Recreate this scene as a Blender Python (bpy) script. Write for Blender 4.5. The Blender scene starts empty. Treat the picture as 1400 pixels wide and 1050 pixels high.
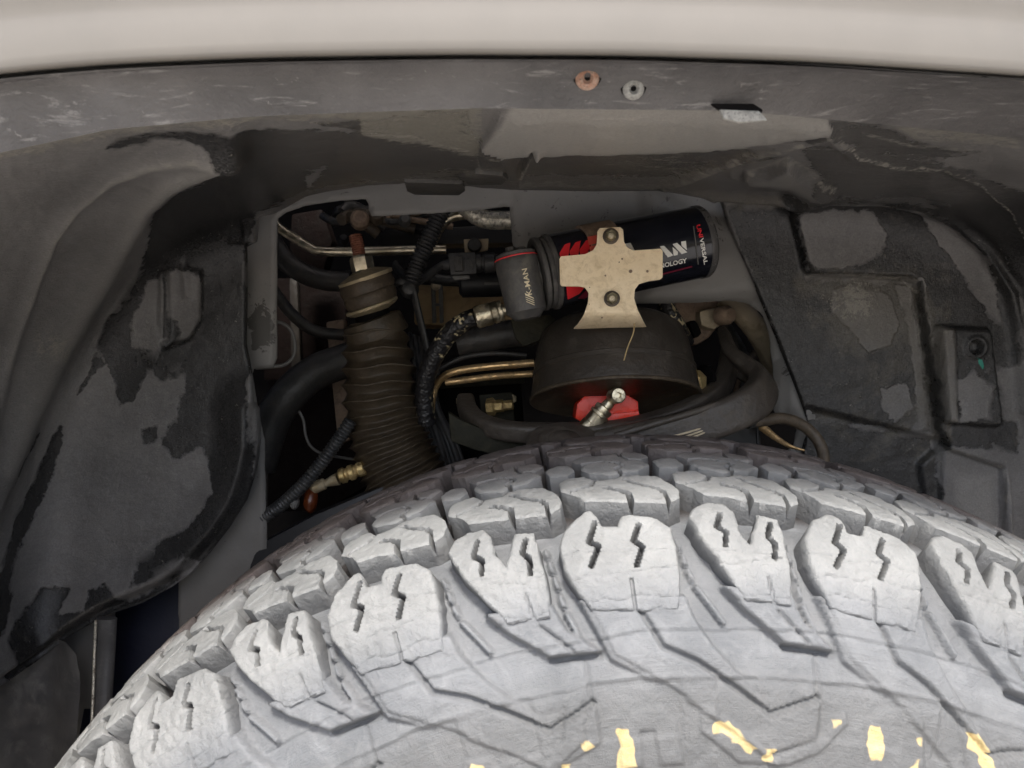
import bpy, bmesh, math, random
import numpy as np
from mathutils import Vector, Matrix
S = bpy.context.scene
C = S.collection
random.seed(4); rng = np.random.default_rng(4)
# ------------------------------------------------------------------ camera, world, sun, exposure
F = 1050.0; H = .94; PT = math.radians(5); CP, SP = math.cos(PT), math.sin(PT)
cd = bpy.data.cameras.new('camera'); cam = bpy.data.objects.new('camera', cd); C.objects.link(cam)
cam.location = (0, 0, H); cam.rotation_euler = (math.radians(90)-PT, 0, 0)
cd.sensor_width = 36; cd.lens = 27; cd.clip_start = .01; cd.clip_end = 200
cd.dof.use_dof = True; cd.dof.focus_distance = .50; cd.dof.aperture_fstop = 22
S.camera = cam
W = bpy.data.worlds.new('World'); S.world = W; W.use_nodes = True
SUN_EL = math.radians(58); SUN_ROT = math.radians(176)
wn = W.node_tree.nodes; sky = wn.new('ShaderNodeTexSky'); sky.sky_type = 'NISHITA'; sky.sun_disc = False
sky.sun_elevation = SUN_EL; sky.sun_rotation = SUN_ROT; sky.air_density = 1.0; sky.dust_density = 4.0; sky.ozone_density = 1.0
W.node_tree.links.new(sky.outputs[0], wn['Background'].inputs[0]); wn['Background'].inputs[1].default_value = .13
sd = bpy.data.lights.new('sun', 'SUN'); sun = bpy.data.objects.new('sun', sd); C.objects.link(sun)
sd.energy = 2.0; sd.angle = math.radians(10); sd.color = (1, .975, .94)
sv = Vector((math.sin(SUN_ROT)*math.cos(SUN_EL), math.cos(SUN_ROT)*math.cos(SUN_EL), math.sin(SUN_EL)))
sun.rotation_euler = sv.to_track_quat('Z', 'Y').to_euler(); sun.location = (0, -2, 4)
S.view_settings.view_transform = 'Standard'; S.view_settings.look = 'None'; S.view_settings.exposure = 1.5; S.view_settings.gamma = 1
S.render.engine = 'CYCLES'
S.cycles.max_bounces = 8; S.cycles.use_denoising = True

# ------------------------------------------------------------------ geometry helpers
def c2w(v):                       # camera-style vector (right, forward, up) to world
    x, y, z = v; return Vector((x, y*CP+z*SP, -y*SP+z*CP))
def P(px, py, d):                 # the place seen at a pixel of the photo, d metres in front of the lens
    return c2w(((px-700)/F*d, d, -(py-525)/F*d)) + Vector((0, 0, H))
def Pa(px, py, d):
    px, py, d = np.broadcast_arrays(np.asarray(px, float), np.asarray(py, float), np.asarray(d, float))
    x = (px-700)/F*d; z = -(py-525)/F*d
    return np.stack([x, d*CP+z*SP, -d*SP+z*CP+H], -1)
def w2p(p):
    x = p[..., 0]; y = p[..., 1]; z = p[..., 2]-H
    d = y*CP-z*SP; v = y*SP+z*CP
    return 700+F*x/d, 525-F*v/d, d
def mesh(name, V, Fc, mat, parent=None, smooth=True, attrs=None, autosmooth=None):
    me = bpy.data.meshes.new(name)
    V = np.asarray(V, float)
    me.from_pydata(V.tolist(), [], [tuple(map(int, f)) for f in Fc]); me.update()
    me.polygons.foreach_set('use_smooth', [smooth]*len(me.polygons))
    if attrs:
        for k, a in attrs.items():
            at = me.attributes.new(k, 'FLOAT', 'POINT'); at.data.foreach_set('value', np.asarray(a, np.float32).ravel())
    if mat: me.materials.append(mat)
    if autosmooth: me.set_sharp_from_angle(angle=math.radians(autosmooth))
    o = bpy.data.objects.new(name, me); C.objects.link(o)
    if parent: o.parent = parent; o.matrix_parent_inverse = Matrix.Identity(4)
    return o
def tag(o, label=None, cat=None, group=None, kind=None):
    if label: o['label'] = label
    if cat: o['category'] = cat
    if group: o['group'] = group
    if kind: o['kind'] = kind
    return o
def thing(name, label, cat, group=None):
    o = bpy.data.objects.new(name, None); C.objects.link(o); o.empty_display_size = .02
    return tag(o, label, cat, group)
def smooth_path(pts, n=10):
    pts = [Vector(p) for p in pts]
    if len(pts) == 2: return [pts[0].lerp(pts[1], k/n) for k in range(n+1)]
    Q = [2*pts[0]-pts[1]]+pts+[2*pts[-1]-pts[-2]]; out = []
    for i in range(1, len(Q)-2):
        a, b, c, d = Q[i-1:i+3]
        for k in range(n):
            t = k/n; out.append(.5*((2*b)+(c-a)*t+(2*a-5*b+4*c-d)*t*t+(3*b-a-3*c+d)*t**3))
    out.append(pts[-1]); return out
def resample(path, step):
    L = [0.]
    for a, b in zip(path, path[1:]): L.append(L[-1]+(b-a).length)
    n = max(2, int(L[-1]/step)); A = np.array([list(p) for p in path])
    t = np.linspace(0, L[-1], n+1)
    return [Vector(p) for p in np.stack([np.interp(t, L, A[:, i]) for i in range(3)], 1)], t, L[-1]
def sweep(name, pts, r, mat, parent=None, seg=16, step=.004, flat=(1, 1), up=None, smoothp=True, cap=True, ns=12, sq=0):
    """round (or flattened) bar or hose through pts; r a number or a function of the distance along it and the share of its length"""
    path, t, L = resample(smooth_path(pts, ns) if smoothp else [Vector(p) for p in pts], step)
    V = []; Fc = []; n = len(path)
    T0 = (path[1]-path[0]).normalized()
    nrm = Vector(up) if up else (Vector((0, 0, 1)) if abs(T0.z) < .9 else Vector((1, 0, 0)))
    for i, p in enumerate(path):
        T = (path[min(i+1, n-1)]-path[max(i-1, 0)]).normalized()
        nrm = (nrm-T*nrm.dot(T)).normalized(); B = T.cross(nrm)
        rr = r(t[i], t[i]/L) if callable(r) else r
        for k in range(seg):
            a = 2*math.pi*k/seg
            if sq: ms = 1/(abs(math.cos(a))**sq+abs(math.sin(a))**sq)**(1/sq)
            else: ms = 1
            V.append(p+nrm*(math.cos(a)*rr*ms*flat[0])+B*(math.sin(a)*rr*ms*flat[1]))
    for i in range(n-1):
        for k in range(seg):
            a = i*seg+k; b = i*seg+(k+1) % seg; Fc.append((a, a+seg, b+seg, b))
    if cap:
        Fc.append(tuple(range(seg))); Fc.append(tuple(reversed(range((n-1)*seg, n*seg))))
    return mesh(name, [list(v) for v in V], Fc, mat, parent, autosmooth=50)
def lathe(name, p0, ax, prof, mat, parent=None, seg=40, hexa=False, sharp=35, squash=1, ref=None):
    """turned body: prof holds (distance along ax from p0, radius)"""
    p0 = Vector(p0); ax = Vector(ax).normalized()
    u = Vector(ref) if ref else (Vector((0, 0, 1)) if abs(ax.z) < .8 else Vector((1, 0, 0)))
    u = (u-ax*u.dot(ax)).normalized(); v = ax.cross(u)
    V = []; Fc = []
    for t, r in prof:
        for k in range(seg):
            a = 2*math.pi*k/seg; V.append(p0+ax*t+u*(math.cos(a)*r)+v*(math.sin(a)*r*squash))
    n = len(prof)
    for i in range(n-1):
        for k in range(seg):
            a = i*seg+k; b = i*seg+(k+1) % seg; Fc.append((a, b, b+seg, a+seg))
    Fc.append(tuple(reversed(range(seg)))); Fc.append(tuple(range((n-1)*seg, n*seg)))
    return mesh(name, [list(x) for x in V], Fc, mat, parent, autosmooth=sharp)
def hexnut(name, p0, ax, r, h, mat, parent=None):
    return lathe(name, p0, ax, [(0, r*.95), (h*.12, r), (h*.85, r), (h, r*.88)], mat, parent, seg=6, sharp=20)
def slab(name, pts, thick, mat, parent=None, bevel=.0008, flatten=True):
    """plate with outline pts (world points, seen from the lens), given thickness away from the lens"""
    pts = [Vector(p) for p in pts]
    bm = bmesh.new(); f = bm.faces.new([bm.verts.new(p) for p in pts])
    bm.normal_update()
    nv = f.normal.copy()
    if nv.dot(Vector((0, 0, H))-f.calc_center_median()) < 0: nv = -nv
    r = bmesh.ops.extrude_face_region(bm, geom=[f])
    bmesh.ops.translate(bm, verts=[g for g in r['geom'] if isinstance(g, bmesh.types.BMVert)], vec=-nv*thick)
    bmesh.ops.recalc_face_normals(bm, faces=bm.faces)
    if bevel: bmesh.ops.bevel(bm, geom=list(bm.edges), offset=bevel, segments=2, affect='EDGES', profile=.6, clamp_overlap=True)
    me = bpy.data.meshes.new(name); bm.to_mesh(me); bm.free(); me.materials.append(mat)
    me.polygons.foreach_set('use_smooth', [True]*len(me.polygons)); me.set_sharp_from_angle(angle=math.radians(32))
    o = bpy.data.objects.new(name, me); C.objects.link(o); o.parent = parent
    return o
def box(name, a, b, mat, parent=None, bevel=.0):
    bm = bmesh.new(); bmesh.ops.create_cube(bm, size=1)
    a = Vector(a); b = Vector(b)
    for v in bm.verts: v.co = Vector([(a[i]+b[i])/2+v.co[i]*(b[i]-a[i]) for i in range(3)])
    if bevel: bmesh.ops.bevel(bm, geom=list(bm.edges), offset=bevel, segments=2, affect='EDGES')
    me = bpy.data.meshes.new(name); bm.to_mesh(me); bm.free(); me.materials.append(mat)
    o = bpy.data.objects.new(name, me); C.objects.link(o); o.parent = parent; return o
def pip(X, Y, poly):
    ins = np.zeros(X.shape, bool); n = len(poly)
    for i in range(n):
        x0, y0 = poly[i]; x1, y1 = poly[(i+1) % n]
        if y0 == y1: continue
        c = ((y0 > Y) != (y1 > Y)) & (X < (x1-x0)*(Y-y0)/(y1-y0)+x0); ins ^= c
    return ins
def dline(X, Y, pts, closed=False):
    best = np.full(X.shape, 1e9); n = len(pts)
    for i in range(n if closed else n-1):
        x0, y0 = pts[i]; x1, y1 = pts[(i+1) % n]; dx, dy = x1-x0, y1-y0; L = dx*dx+dy*dy+1e-12
        t = np.clip(((X-x0)*dx+(Y-y0)*dy)/L, 0, 1); best = np.minimum(best, np.hypot(X-x0-t*dx, Y-y0-t*dy))
    return best
def sdist(X, Y, poly):
    d = dline(X, Y, poly, True); return np.where(pip(X, Y, poly), d, -d)
def nearest(px, py, polys):
    best = np.full(px.shape, 1e9); bx = px.copy(); by = py.copy()
    for poly in polys:
        n = len(poly)
        for i in range(n):
            x0, y0 = poly[i]; x1, y1 = poly[(i+1) % n]; dx, dy = x1-x0, y1-y0; L = dx*dx+dy*dy+1e-12
            t = np.clip(((px-x0)*dx+(py-y0)*dy)/L, 0, 1); qx = x0+t*dx; qy = y0+t*dy; d = np.hypot(px-qx, py-qy)
            m = d < best; best[m] = d[m]; bx[m] = qx[m]; by[m] = qy[m]
    return bx, by, best
def grid_poly(outer, holes, rx, ry=None):
    """grid of quads filling an outline, its rim moved onto the outline; returns 2-D vertices, faces and the directed rim edges"""
    ry = ry or rx; O = np.array(outer)
    xs = np.arange(O[:, 0].min()-rx, O[:, 0].max()+2*rx, rx); ys = np.arange(O[:, 1].min()-ry, O[:, 1].max()+2*ry, ry)
    cx, cy = np.meshgrid(xs[:-1]+rx/2, ys[:-1]+ry/2)
    k = pip(cx, cy, outer)
    for h in holes: k &= ~pip(cx, cy, h)
    ny, nx = len(ys), len(xs); idx = np.arange(ny*nx).reshape(ny, nx)
    j, i = np.nonzero(k)
    Fq = np.stack([idx[j, i], idx[j, i+1], idx[j+1, i+1], idx[j+1, i]], 1)
    K = np.zeros((ny+1, nx+1), bool); K[1:-1, 1:-1] = k
    full = K[:-1, :-1] & K[1:, :-1] & K[:-1, 1:] & K[1:, 1:]; anyk = K[:-1, :-1] | K[1:, :-1] | K[:-1, 1:] | K[1:, 1:]
    X, Y = np.meshgrid(xs, ys); X = X.ravel(); Y = Y.ravel()
    b = np.nonzero((anyk & ~full).ravel())[0]
    bx, by, bd = nearest(X[b], Y[b], [outer]+list(holes)); m = bd < 1.2*math.hypot(rx, ry)
    X[b[m]] = bx[m]; Y[b[m]] = by[m]
    used = np.unique(Fq); mp = -np.ones(ny*nx, int); mp[used] = np.arange(len(used)); Fq = mp[Fq]
    E = {}
    for f in Fq.tolist():
        for a, c in zip(f, f[1:]+f[:1]):
            if (c, a) in E: del E[(c, a)]
            else: E[(a, c)] = 1
    return np.stack([X[used], Y[used]], 1), Fq, list(E)
# value noise for geometry
def _h(i, j, k):
    n = (i*374761393+j*668265263+k*2147483647*0+k*1274126177) & 0x7fffffff
    n = ((n ^ (n >> 13))*1274126177) & 0x7fffffff
    return ((n ^ (n >> 16)) & 0xffff)/65535.
def noise2(x, y, seed=0):
    i = np.floor(x).astype(np.int64); j = np.floor(y).astype(np.int64); fx = x-i; fy = y-j
    fx = fx*fx*(3-2*fx); fy = fy*fy*(3-2*fy)
    a = _h(i, j, seed); b = _h(i+1, j, seed); c = _h(i, j+1, seed); d = _h(i+1, j+1, seed)
    return (a*(1-fx)+b*fx)*(1-fy)+(c*(1-fx)+d*fx)*fy-.5
def fbm(x, y, seed=0, o=4):
    s = 0; a = 1
    for k in range(o): s = s+a*noise2(x*2**k, y*2**k, seed+k*7); a *= .5
    return s
def sstep(a, b, x):
    t = np.clip((x-a)/(b-a), 0, 1); return t*t*(3-2*t)

# ------------------------------------------------------------------ materials
def newmat(name):
    m = bpy.data.materials.new(name); m.use_nodes = True; nt = m.node_tree
    return m, nt, nt.nodes['Principled BSDF']
def nod(nt, t, **k):
    n = nt.nodes.new(t)
    for a, v in k.items(): setattr(n, a, v)
    return n
def noi(nt, vec, scale, detail=6, rough=.6, dist=0):
    n = nod(nt, 'ShaderNodeTexNoise'); n.inputs['Scale'].default_value = scale; n.inputs['Detail'].default_value = detail
    n.inputs['Roughness'].default_value = rough; n.inputs['Distortion'].default_value = dist
    nt.links.new(vec, n.inputs['Vector']); return n.outputs['Fac']
def ramp(nt, fac, a, b, ca=(0, 0, 0, 1), cb=(1, 1, 1, 1)):
    r = nod(nt, 'ShaderNodeValToRGB'); r.color_ramp.elements[0].position = a; r.color_ramp.elements[1].position = b
    r.color_ramp.elements[0].color = ca; r.color_ramp.elements[1].color = cb; nt.links.new(fac, r.inputs[0]); return r.outputs[0]
def mixc(nt, f, a, b):
    m = nod(nt, 'ShaderNodeMix', data_type='RGBA')
    for s, v in ((m.inputs['Factor'], f), (m.inputs['A'], a), (m.inputs['B'], b)):
        if isinstance(v, (tuple, list)): s.default_value = (*v[:3], 1)
        elif isinstance(v, (int, float)): s.default_value = v
        else: nt.links.new(v, s)
    return m.outputs['Result']
def math_(nt, op, a, b=0., clamp=False):
    m = nod(nt, 'ShaderNodeMath', operation=op, use_clamp=clamp)
    for s, v in zip(m.inputs, (a, b)):
        if isinstance(v, (int, float)): s.default_value = v
        else: nt.links.new(v, s)
    return m.outputs[0]
def bump(nt, b, hts, dist=.001, strength=1):
    n = nod(nt, 'ShaderNodeBump'); n.inputs['Distance'].default_value = dist; n.inputs['Strength'].default_value = strength
    nt.links.new(hts, n.inputs['Height']); nt.links.new(n.outputs[0], b.inputs['Normal'])
def grimy(name, c1, c2, rough=.6, metal=0., scale=60, dirt=None, dirt_amt=.5, bumpd=.0004, r2=None, spec=.5):
    m, nt, b = newmat(name)
    pos = nod(nt, 'ShaderNodeNewGeometry').outputs['Position']
    n1 = noi(nt, pos, scale, 8, .65); n2 = noi(nt, pos, scale*6, 5, .6)
    col = mixc(nt, ramp(nt, n1, .35, .65), c1, c2)
    if dirt:
        n3 = noi(nt, pos, scale*1.7, 10, .72, .6)
        f = ramp(nt, n3, .60-dirt_amt*.35, .80-dirt_amt*.35); col = mixc(nt, f, col, dirt)
        nt.links.new(math_(nt, 'MULTIPLY', math_(nt, 'SUBTRACT', 1., f), metal), b.inputs['Metallic'])
        nt.links.new(math_(nt, 'ADD', math_(nt, 'MULTIPLY', f, .85-rough), rough), b.inputs['Roughness'])
    else:
        b.inputs['Metallic'].default_value = metal
        nt.links.new(math_(nt, 'ADD', math_(nt, 'MULTIPLY', n1, .3), rough-.15), b.inputs['Roughness'])
    nt.links.new(col, b.inputs['Base Color']); b.inputs['Specular IOR Level'].default_value = spec
    bump(nt, b, math_(nt, 'ADD', n2, math_(nt, 'MULTIPLY', n1, 1.5)), bumpd)
    return m
M = {}
M['paint'] = grimy('fender_paint', (.158, .147, .129), (.176, .163, .143), .45, 0, 14, (.17, .158, .14), .12, bumpd=.00005)
M['rubber_black'] = grimy('black_rubber', (.022, .021, .02), (.05, .046, .042), .5, 0, 50, (.075, .066, .055), .35)
M['rubber_trim'] = grimy('dusty_trim', (.062, .06, .06), (.09, .087, .085), .5, 0, 30, (.15, .145, .135), .2)
M['hose'] = grimy('hose_rubber', (.03, .028, .027), (.055, .052, .048), .45, 0, 60, (.08, .07, .06), .3)
M['conduit'] = grimy('conduit_plastic', (.02, .02, .021), (.045, .045, .045), .4, 0, 80, (.08, .075, .065), .3)
M['boot'] = grimy('boot_rubber', (.04, .03, .019), (.065, .05, .033), .45, 0, 45, (.11, .082, .05), .4, .0005)
M['bush'] = grimy('bushing_rubber', (.06, .045, .03), (.09, .068, .046), .5, 0, 80, (.15, .115, .075), .3)
M['tower'] = grimy('tower_paint', (.036, .03, .024), (.05, .041, .032), .4, 0, 30, (.07, .058, .045), .3, .0006)
M['arm'] = grimy('arm_paint', (.05, .041, .033), (.075, .062, .05), .45, 0, 40, (.11, .092, .072), .3, .0008)
M['zinc'] = grimy('zinc_steel', (.75, .68, .52), (.6, .52, .36), .32, 1., 60, (.35, .28, .18), .35)
M['washer'] = grimy('washer_steel', (.55, .45, .28), (.42, .33, .2), .4, .7, 90, (.4, .33, .22), .5)
M['pipe'] = grimy('pipe_metal', (.8, .72, .55), (.65, .56, .4), .3, 1., 60, (.3, .25, .17), .3)
M['pipe_white'] = grimy('pale_pipe_metal', (.85, .8, .68), (.8, .74, .6), .35, .8, 120, (.12, .10, .08), .42)
M['copper'] = grimy('copper_line', (.8, .55, .28), (.65, .43, .2), .3, .9, 50, (.2, .13, .07), .4)
M['brass'] = grimy('brass', (.78, .6, .28), (.62, .45, .2), .34, .9, 90, (.3, .2, .09), .4)
M['rust'] = grimy('rusty_thread', (.22, .075, .04), (.3, .13, .08), .8, .2, 200, bumpd=.001)
M['bracket'] = grimy('bracket_zinc_paint', (.84, .675, .44), (.88, .72, .49), .45, .1, 90, (.66, .51, .31), .35, .0003)
M['bolt'] = grimy('bolt_steel', (.24, .215, .14), (.17, .15, .09), .4, .8, 200, (.1, .08, .05), .3)
M['can'] = grimy('canister_gloss', (.006, .007, .012), (.009, .010, .016), .18, .0, 20, bumpd=.00003)
M['can_end'] = grimy('canister_rim', (.09, .088, .085), (.12, .115, .11), .25, .3, 30, (.15, .14, .12), .2)
M['fitting'] = grimy('anodised_fitting', (.07, .067, .065), (.10, .095, .09), .5, .2, 60, (.14, .13, .11), .3)
M['red'] = grimy('red_print', (.78, .018, .025), (.82, .03, .04), .4, 0, 30, bumpd=.00003)
M['red_light'] = grimy('red_clamp', (.75, .12, .08), (.7, .09, .06), .4, 0, 90, bumpd=.0001)
M['red_spring'] = grimy('red_spring_seat', (.9, .05, .018), (.8, .035, .012), .3, 0, 60)
M['dark_red'] = grimy('maroon_print', (.16, .006, .02), (.18, .01, .03), .4, 0, 30, bumpd=.00003)
M['white'] = grimy('white_print', (.82, .8, .74), (.78, .76, .7), .45, 0, 60, bumpd=.00003)
M['cream'] = grimy('cream_print', (.8, .7, .48), (.7, .6, .4), .45, 0, 200, bumpd=.00003)
M['tan'] = grimy('tan_casting', (.42, .28, .14), (.5, .34, .17), .6, 0, 30, (.3, .2, .1), .3)
M['beige'] = grimy('beige_casting', (.55, .45, .31), (.48, .39, .26), .55, 0, 40, (.3, .23, .15), .25)
M['brown'] = grimy('brown_casting', (.34, .24, .165), (.25, .175, .12), .65, .1, 60, (.16, .11, .08), .3, .001)
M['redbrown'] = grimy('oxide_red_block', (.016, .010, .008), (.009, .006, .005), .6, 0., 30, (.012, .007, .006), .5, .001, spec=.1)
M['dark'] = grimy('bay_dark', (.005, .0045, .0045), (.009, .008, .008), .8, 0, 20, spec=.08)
M['slate'] = grimy('dark_steel', (.012, .0125, .014), (.02, .02, .022), .5, 0, 20)
M['navy'] = grimy('dark_blue_paint', (.006, .008, .02), (.01, .012, .028), .5, 0, 20)
M['clip'] = grimy('clip_plastic', (.04, .038, .036), (.06, .056, .05), .5, 0, 90, (.12, .11, .09), .3)
M['wire'] = grimy('grey_wire', (.13, .125, .115), (.09, .086, .08), .5, .0, 90)
M['straw'] = grimy('dry_straw', (.45, .33, .16), (.35, .25, .12), .7, 0, 90)
M['orange'] = grimy('worn_orange_rivet', (.55, .27, .17), (.7, .52, .4), .5, .1, 500, (.16, .13, .11), .3, .0012)
M['pale_rivet'] = grimy('pale_rivet', (.42, .41, .38), (.6, .59, .54), .5, .1, 500, (.12, .11, .10), .3, .0012)
M['ground'] = grimy('concrete_ground', (.39, .362, .325), (.45, .42, .38), .85, 0, 3)
M['olive'] = grimy('olive_grime', (.018, .017, .011), (.03, .028, .019), .7, 0, 40, (.05, .045, .03), .3, .0008, spec=.2)
# inner sheet metal
m, nt, b = newmat('sheet_metal_primer'); M['sheet'] = m
pos = nod(nt, 'ShaderNodeNewGeometry').outputs['Position']
n1 = noi(nt, pos, 12, 6); n2 = noi(nt, pos, 90, 10, .75, .8); at = nod(nt, 'ShaderNodeAttribute', attribute_name='scuff').outputs['Fac']
base = mixc(nt, ramp(nt, n1, .3, .7), (.155, .148, .138), (.20, .191, .178))
sc = ramp(nt, math_(nt, 'ADD', n2, math_(nt, 'MULTIPLY', at, .2)), .66, .69)
base = mixc(nt, sc, base, (.05, .046, .04))
sp = ramp(nt, noi(nt, pos, 420, 3, .6), .69, .73); base = mixc(nt, math_(nt, 'MULTIPLY', sp, .7), base, (.04, .035, .03))
nt.links.new(base, b.inputs['Base Color']); b.inputs['Roughness'].default_value = .5
bump(nt, b, n2, .0004)
# liner plastic: dust film with washed-off dark patches
m, nt, b = newmat('liner_plastic'); M['liner'] = m
pos = nod(nt, 'ShaderNodeNewGeometry').outputs['Position']
wet = nod(nt, 'ShaderNodeAttribute', attribute_name='wet').outputs['Fac']
scf = nod(nt, 'ShaderNodeAttribute', attribute_name='scuff').outputs['Fac']
mud = nod(nt, 'ShaderNodeAttribute', attribute_name='mud').outputs['Fac']
grn = nod(nt, 'ShaderNodeAttribute', attribute_name='green').outputs['Fac']
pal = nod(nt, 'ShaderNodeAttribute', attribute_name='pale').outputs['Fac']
nA = noi(nt, pos, 45, 8, .68, .4); nB = noi(nt, pos, 160, 8, .7, .3); nC = noi(nt, pos, 14, 5)
nD = noi(nt, pos, 700, 4, .7)
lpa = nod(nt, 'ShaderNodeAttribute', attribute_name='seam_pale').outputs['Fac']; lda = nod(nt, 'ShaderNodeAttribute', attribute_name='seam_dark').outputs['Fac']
mp = nod(nt, 'ShaderNodeMapping'); mp.inputs['Scale'].default_value = (14, 60, 60); nt.links.new(pos, mp.inputs['Vector']); nS = noi(nt, mp.outputs[0], 4, 10, .75, .5)
w = math_(nt, 'ADD', wet, math_(nt, 'MULTIPLY', math_(nt, 'SUBTRACT', nA, .5), 26.))
w = math_(nt, 'ADD', w, math_(nt, 'MULTIPLY', math_(nt, 'SUBTRACT', nB, .5), 12.))
wf = math_(nt, 'MULTIPLY', math_(nt, 'ADD', w, .8), math_(nt, 'ADD', math_(nt, 'MULTIPLY', ramp(nt, nC, .38, .62), .5), .06), True)
wf = math_(nt, 'MULTIPLY', wf, math_(nt, 'ADD', .8, math_(nt, 'MULTIPLY', nB, .25)), True)
dust = mixc(nt, ramp(nt, nC, .35, .68), (.115, .110, .106), (.18, .172, .165))
dust = mixc(nt, math_(nt, 'MULTIPLY', ramp(nt, nB, .5, .75), .45), dust, (.22, .212, .20))
dust = mixc(nt, math_(nt, 'MULTIPLY', ramp(nt, nS, .5, .7), .25), dust, (.045, .042, .038))
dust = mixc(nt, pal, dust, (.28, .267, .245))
dark = mixc(nt, ramp(nt, nC, .3, .7), (.007, .0071, .0075), (.013, .0131, .0135))
dark = mixc(nt, math_(nt, 'MULTIPLY', ramp(nt, nB, .62, .72), .3), dark, (.06, .056, .05))
film = nod(nt, 'ShaderNodeAttribute', attribute_name='film').outputs['Fac']; dark = mixc(nt, film, dark, mixc(nt, ramp(nt, nS, .35, .7), (.045, .043, .041), (.09, .086, .081)))
col = mixc(nt, wf, dust, dark)
ed_ = math_(nt, 'SUBTRACT', 1., math_(nt, 'MULTIPLY', math_(nt, 'ABSOLUTE', math_(nt, 'ADD', w, 1.8)), .8), True)
col = mixc(nt, math_(nt, 'MULTIPLY', ed_, ramp(nt, nB, .42, .6, (0, 0, 0, 1), (.5, .5, .5, 1))), col, (.21, .20, .185))
mdf = ramp(nt, math_(nt, 'ADD', nA, math_(nt, 'MULTIPLY', mud, .3)), .62, .82)
col = mixc(nt, math_(nt, 'MULTIPLY', mdf, .5), col, (.13, .116, .092))
sf = ramp(nt, math_(nt, 'ADD', math_(nt, 'ADD', math_(nt, 'MULTIPLY', nB, .45), math_(nt, 'ADD', math_(nt, 'MULTIPLY', nD, .3), math_(nt, 'MULTIPLY', nS, .25))), math_(nt, 'MULTIPLY', scf, .15)), .585, .635)
col = mixc(nt, math_(nt, 'MULTIPLY', sf, .8), col, (.24, .225, .19))
gr_ = ramp(nt, nD, .42, .60); col = mixc(nt, .26, col, mixc(nt, gr_, mixc(nt, .6, col, (0, 0, 0)), mixc(nt, .12, col, (.4, .38, .35))))
pk = ramp(nt, nD, .70, .73); col = mixc(nt, math_(nt, 'MULTIPLY', pk, .5), col, (.3, .28, .25))
lf = math_(nt, 'SUBTRACT', 2.3, lpa, True); lf = math_(nt, 'MULTIPLY', lf, ramp(nt, nB, .44, .58)); col = mixc(nt, math_(nt, 'MULTIPLY', lf, .8), col, (.25, .235, .205))
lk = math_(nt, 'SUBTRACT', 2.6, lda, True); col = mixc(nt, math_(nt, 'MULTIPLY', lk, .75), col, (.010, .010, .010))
gf = math_(nt, 'MULTIPLY', math_(nt, 'ADD', grn, math_(nt, 'MULTIPLY', math_(nt, 'SUBTRACT', nB, .5), 8.)), .8, True)
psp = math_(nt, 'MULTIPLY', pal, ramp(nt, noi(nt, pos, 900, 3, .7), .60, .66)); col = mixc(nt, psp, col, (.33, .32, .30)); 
col = mixc(nt, gf, col, (.02, .22, .16))
nt.links.new(col, b.inputs['Base Color'])
rg = math_(nt, 'SUBTRACT', .36, math_(nt, 'MULTIPLY', wf, .10)); nt.links.new(rg, b.inputs['Roughness'])
hgt = math_(nt, 'SUBTRACT', math_(nt, 'ADD', math_(nt, 'MULTIPLY', nB, .8), math_(nt, 'MULTIPLY', nD, .35)), math_(nt, 'MULTIPLY', wf, .5))
bump(nt, b, hgt, .0012)
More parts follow.
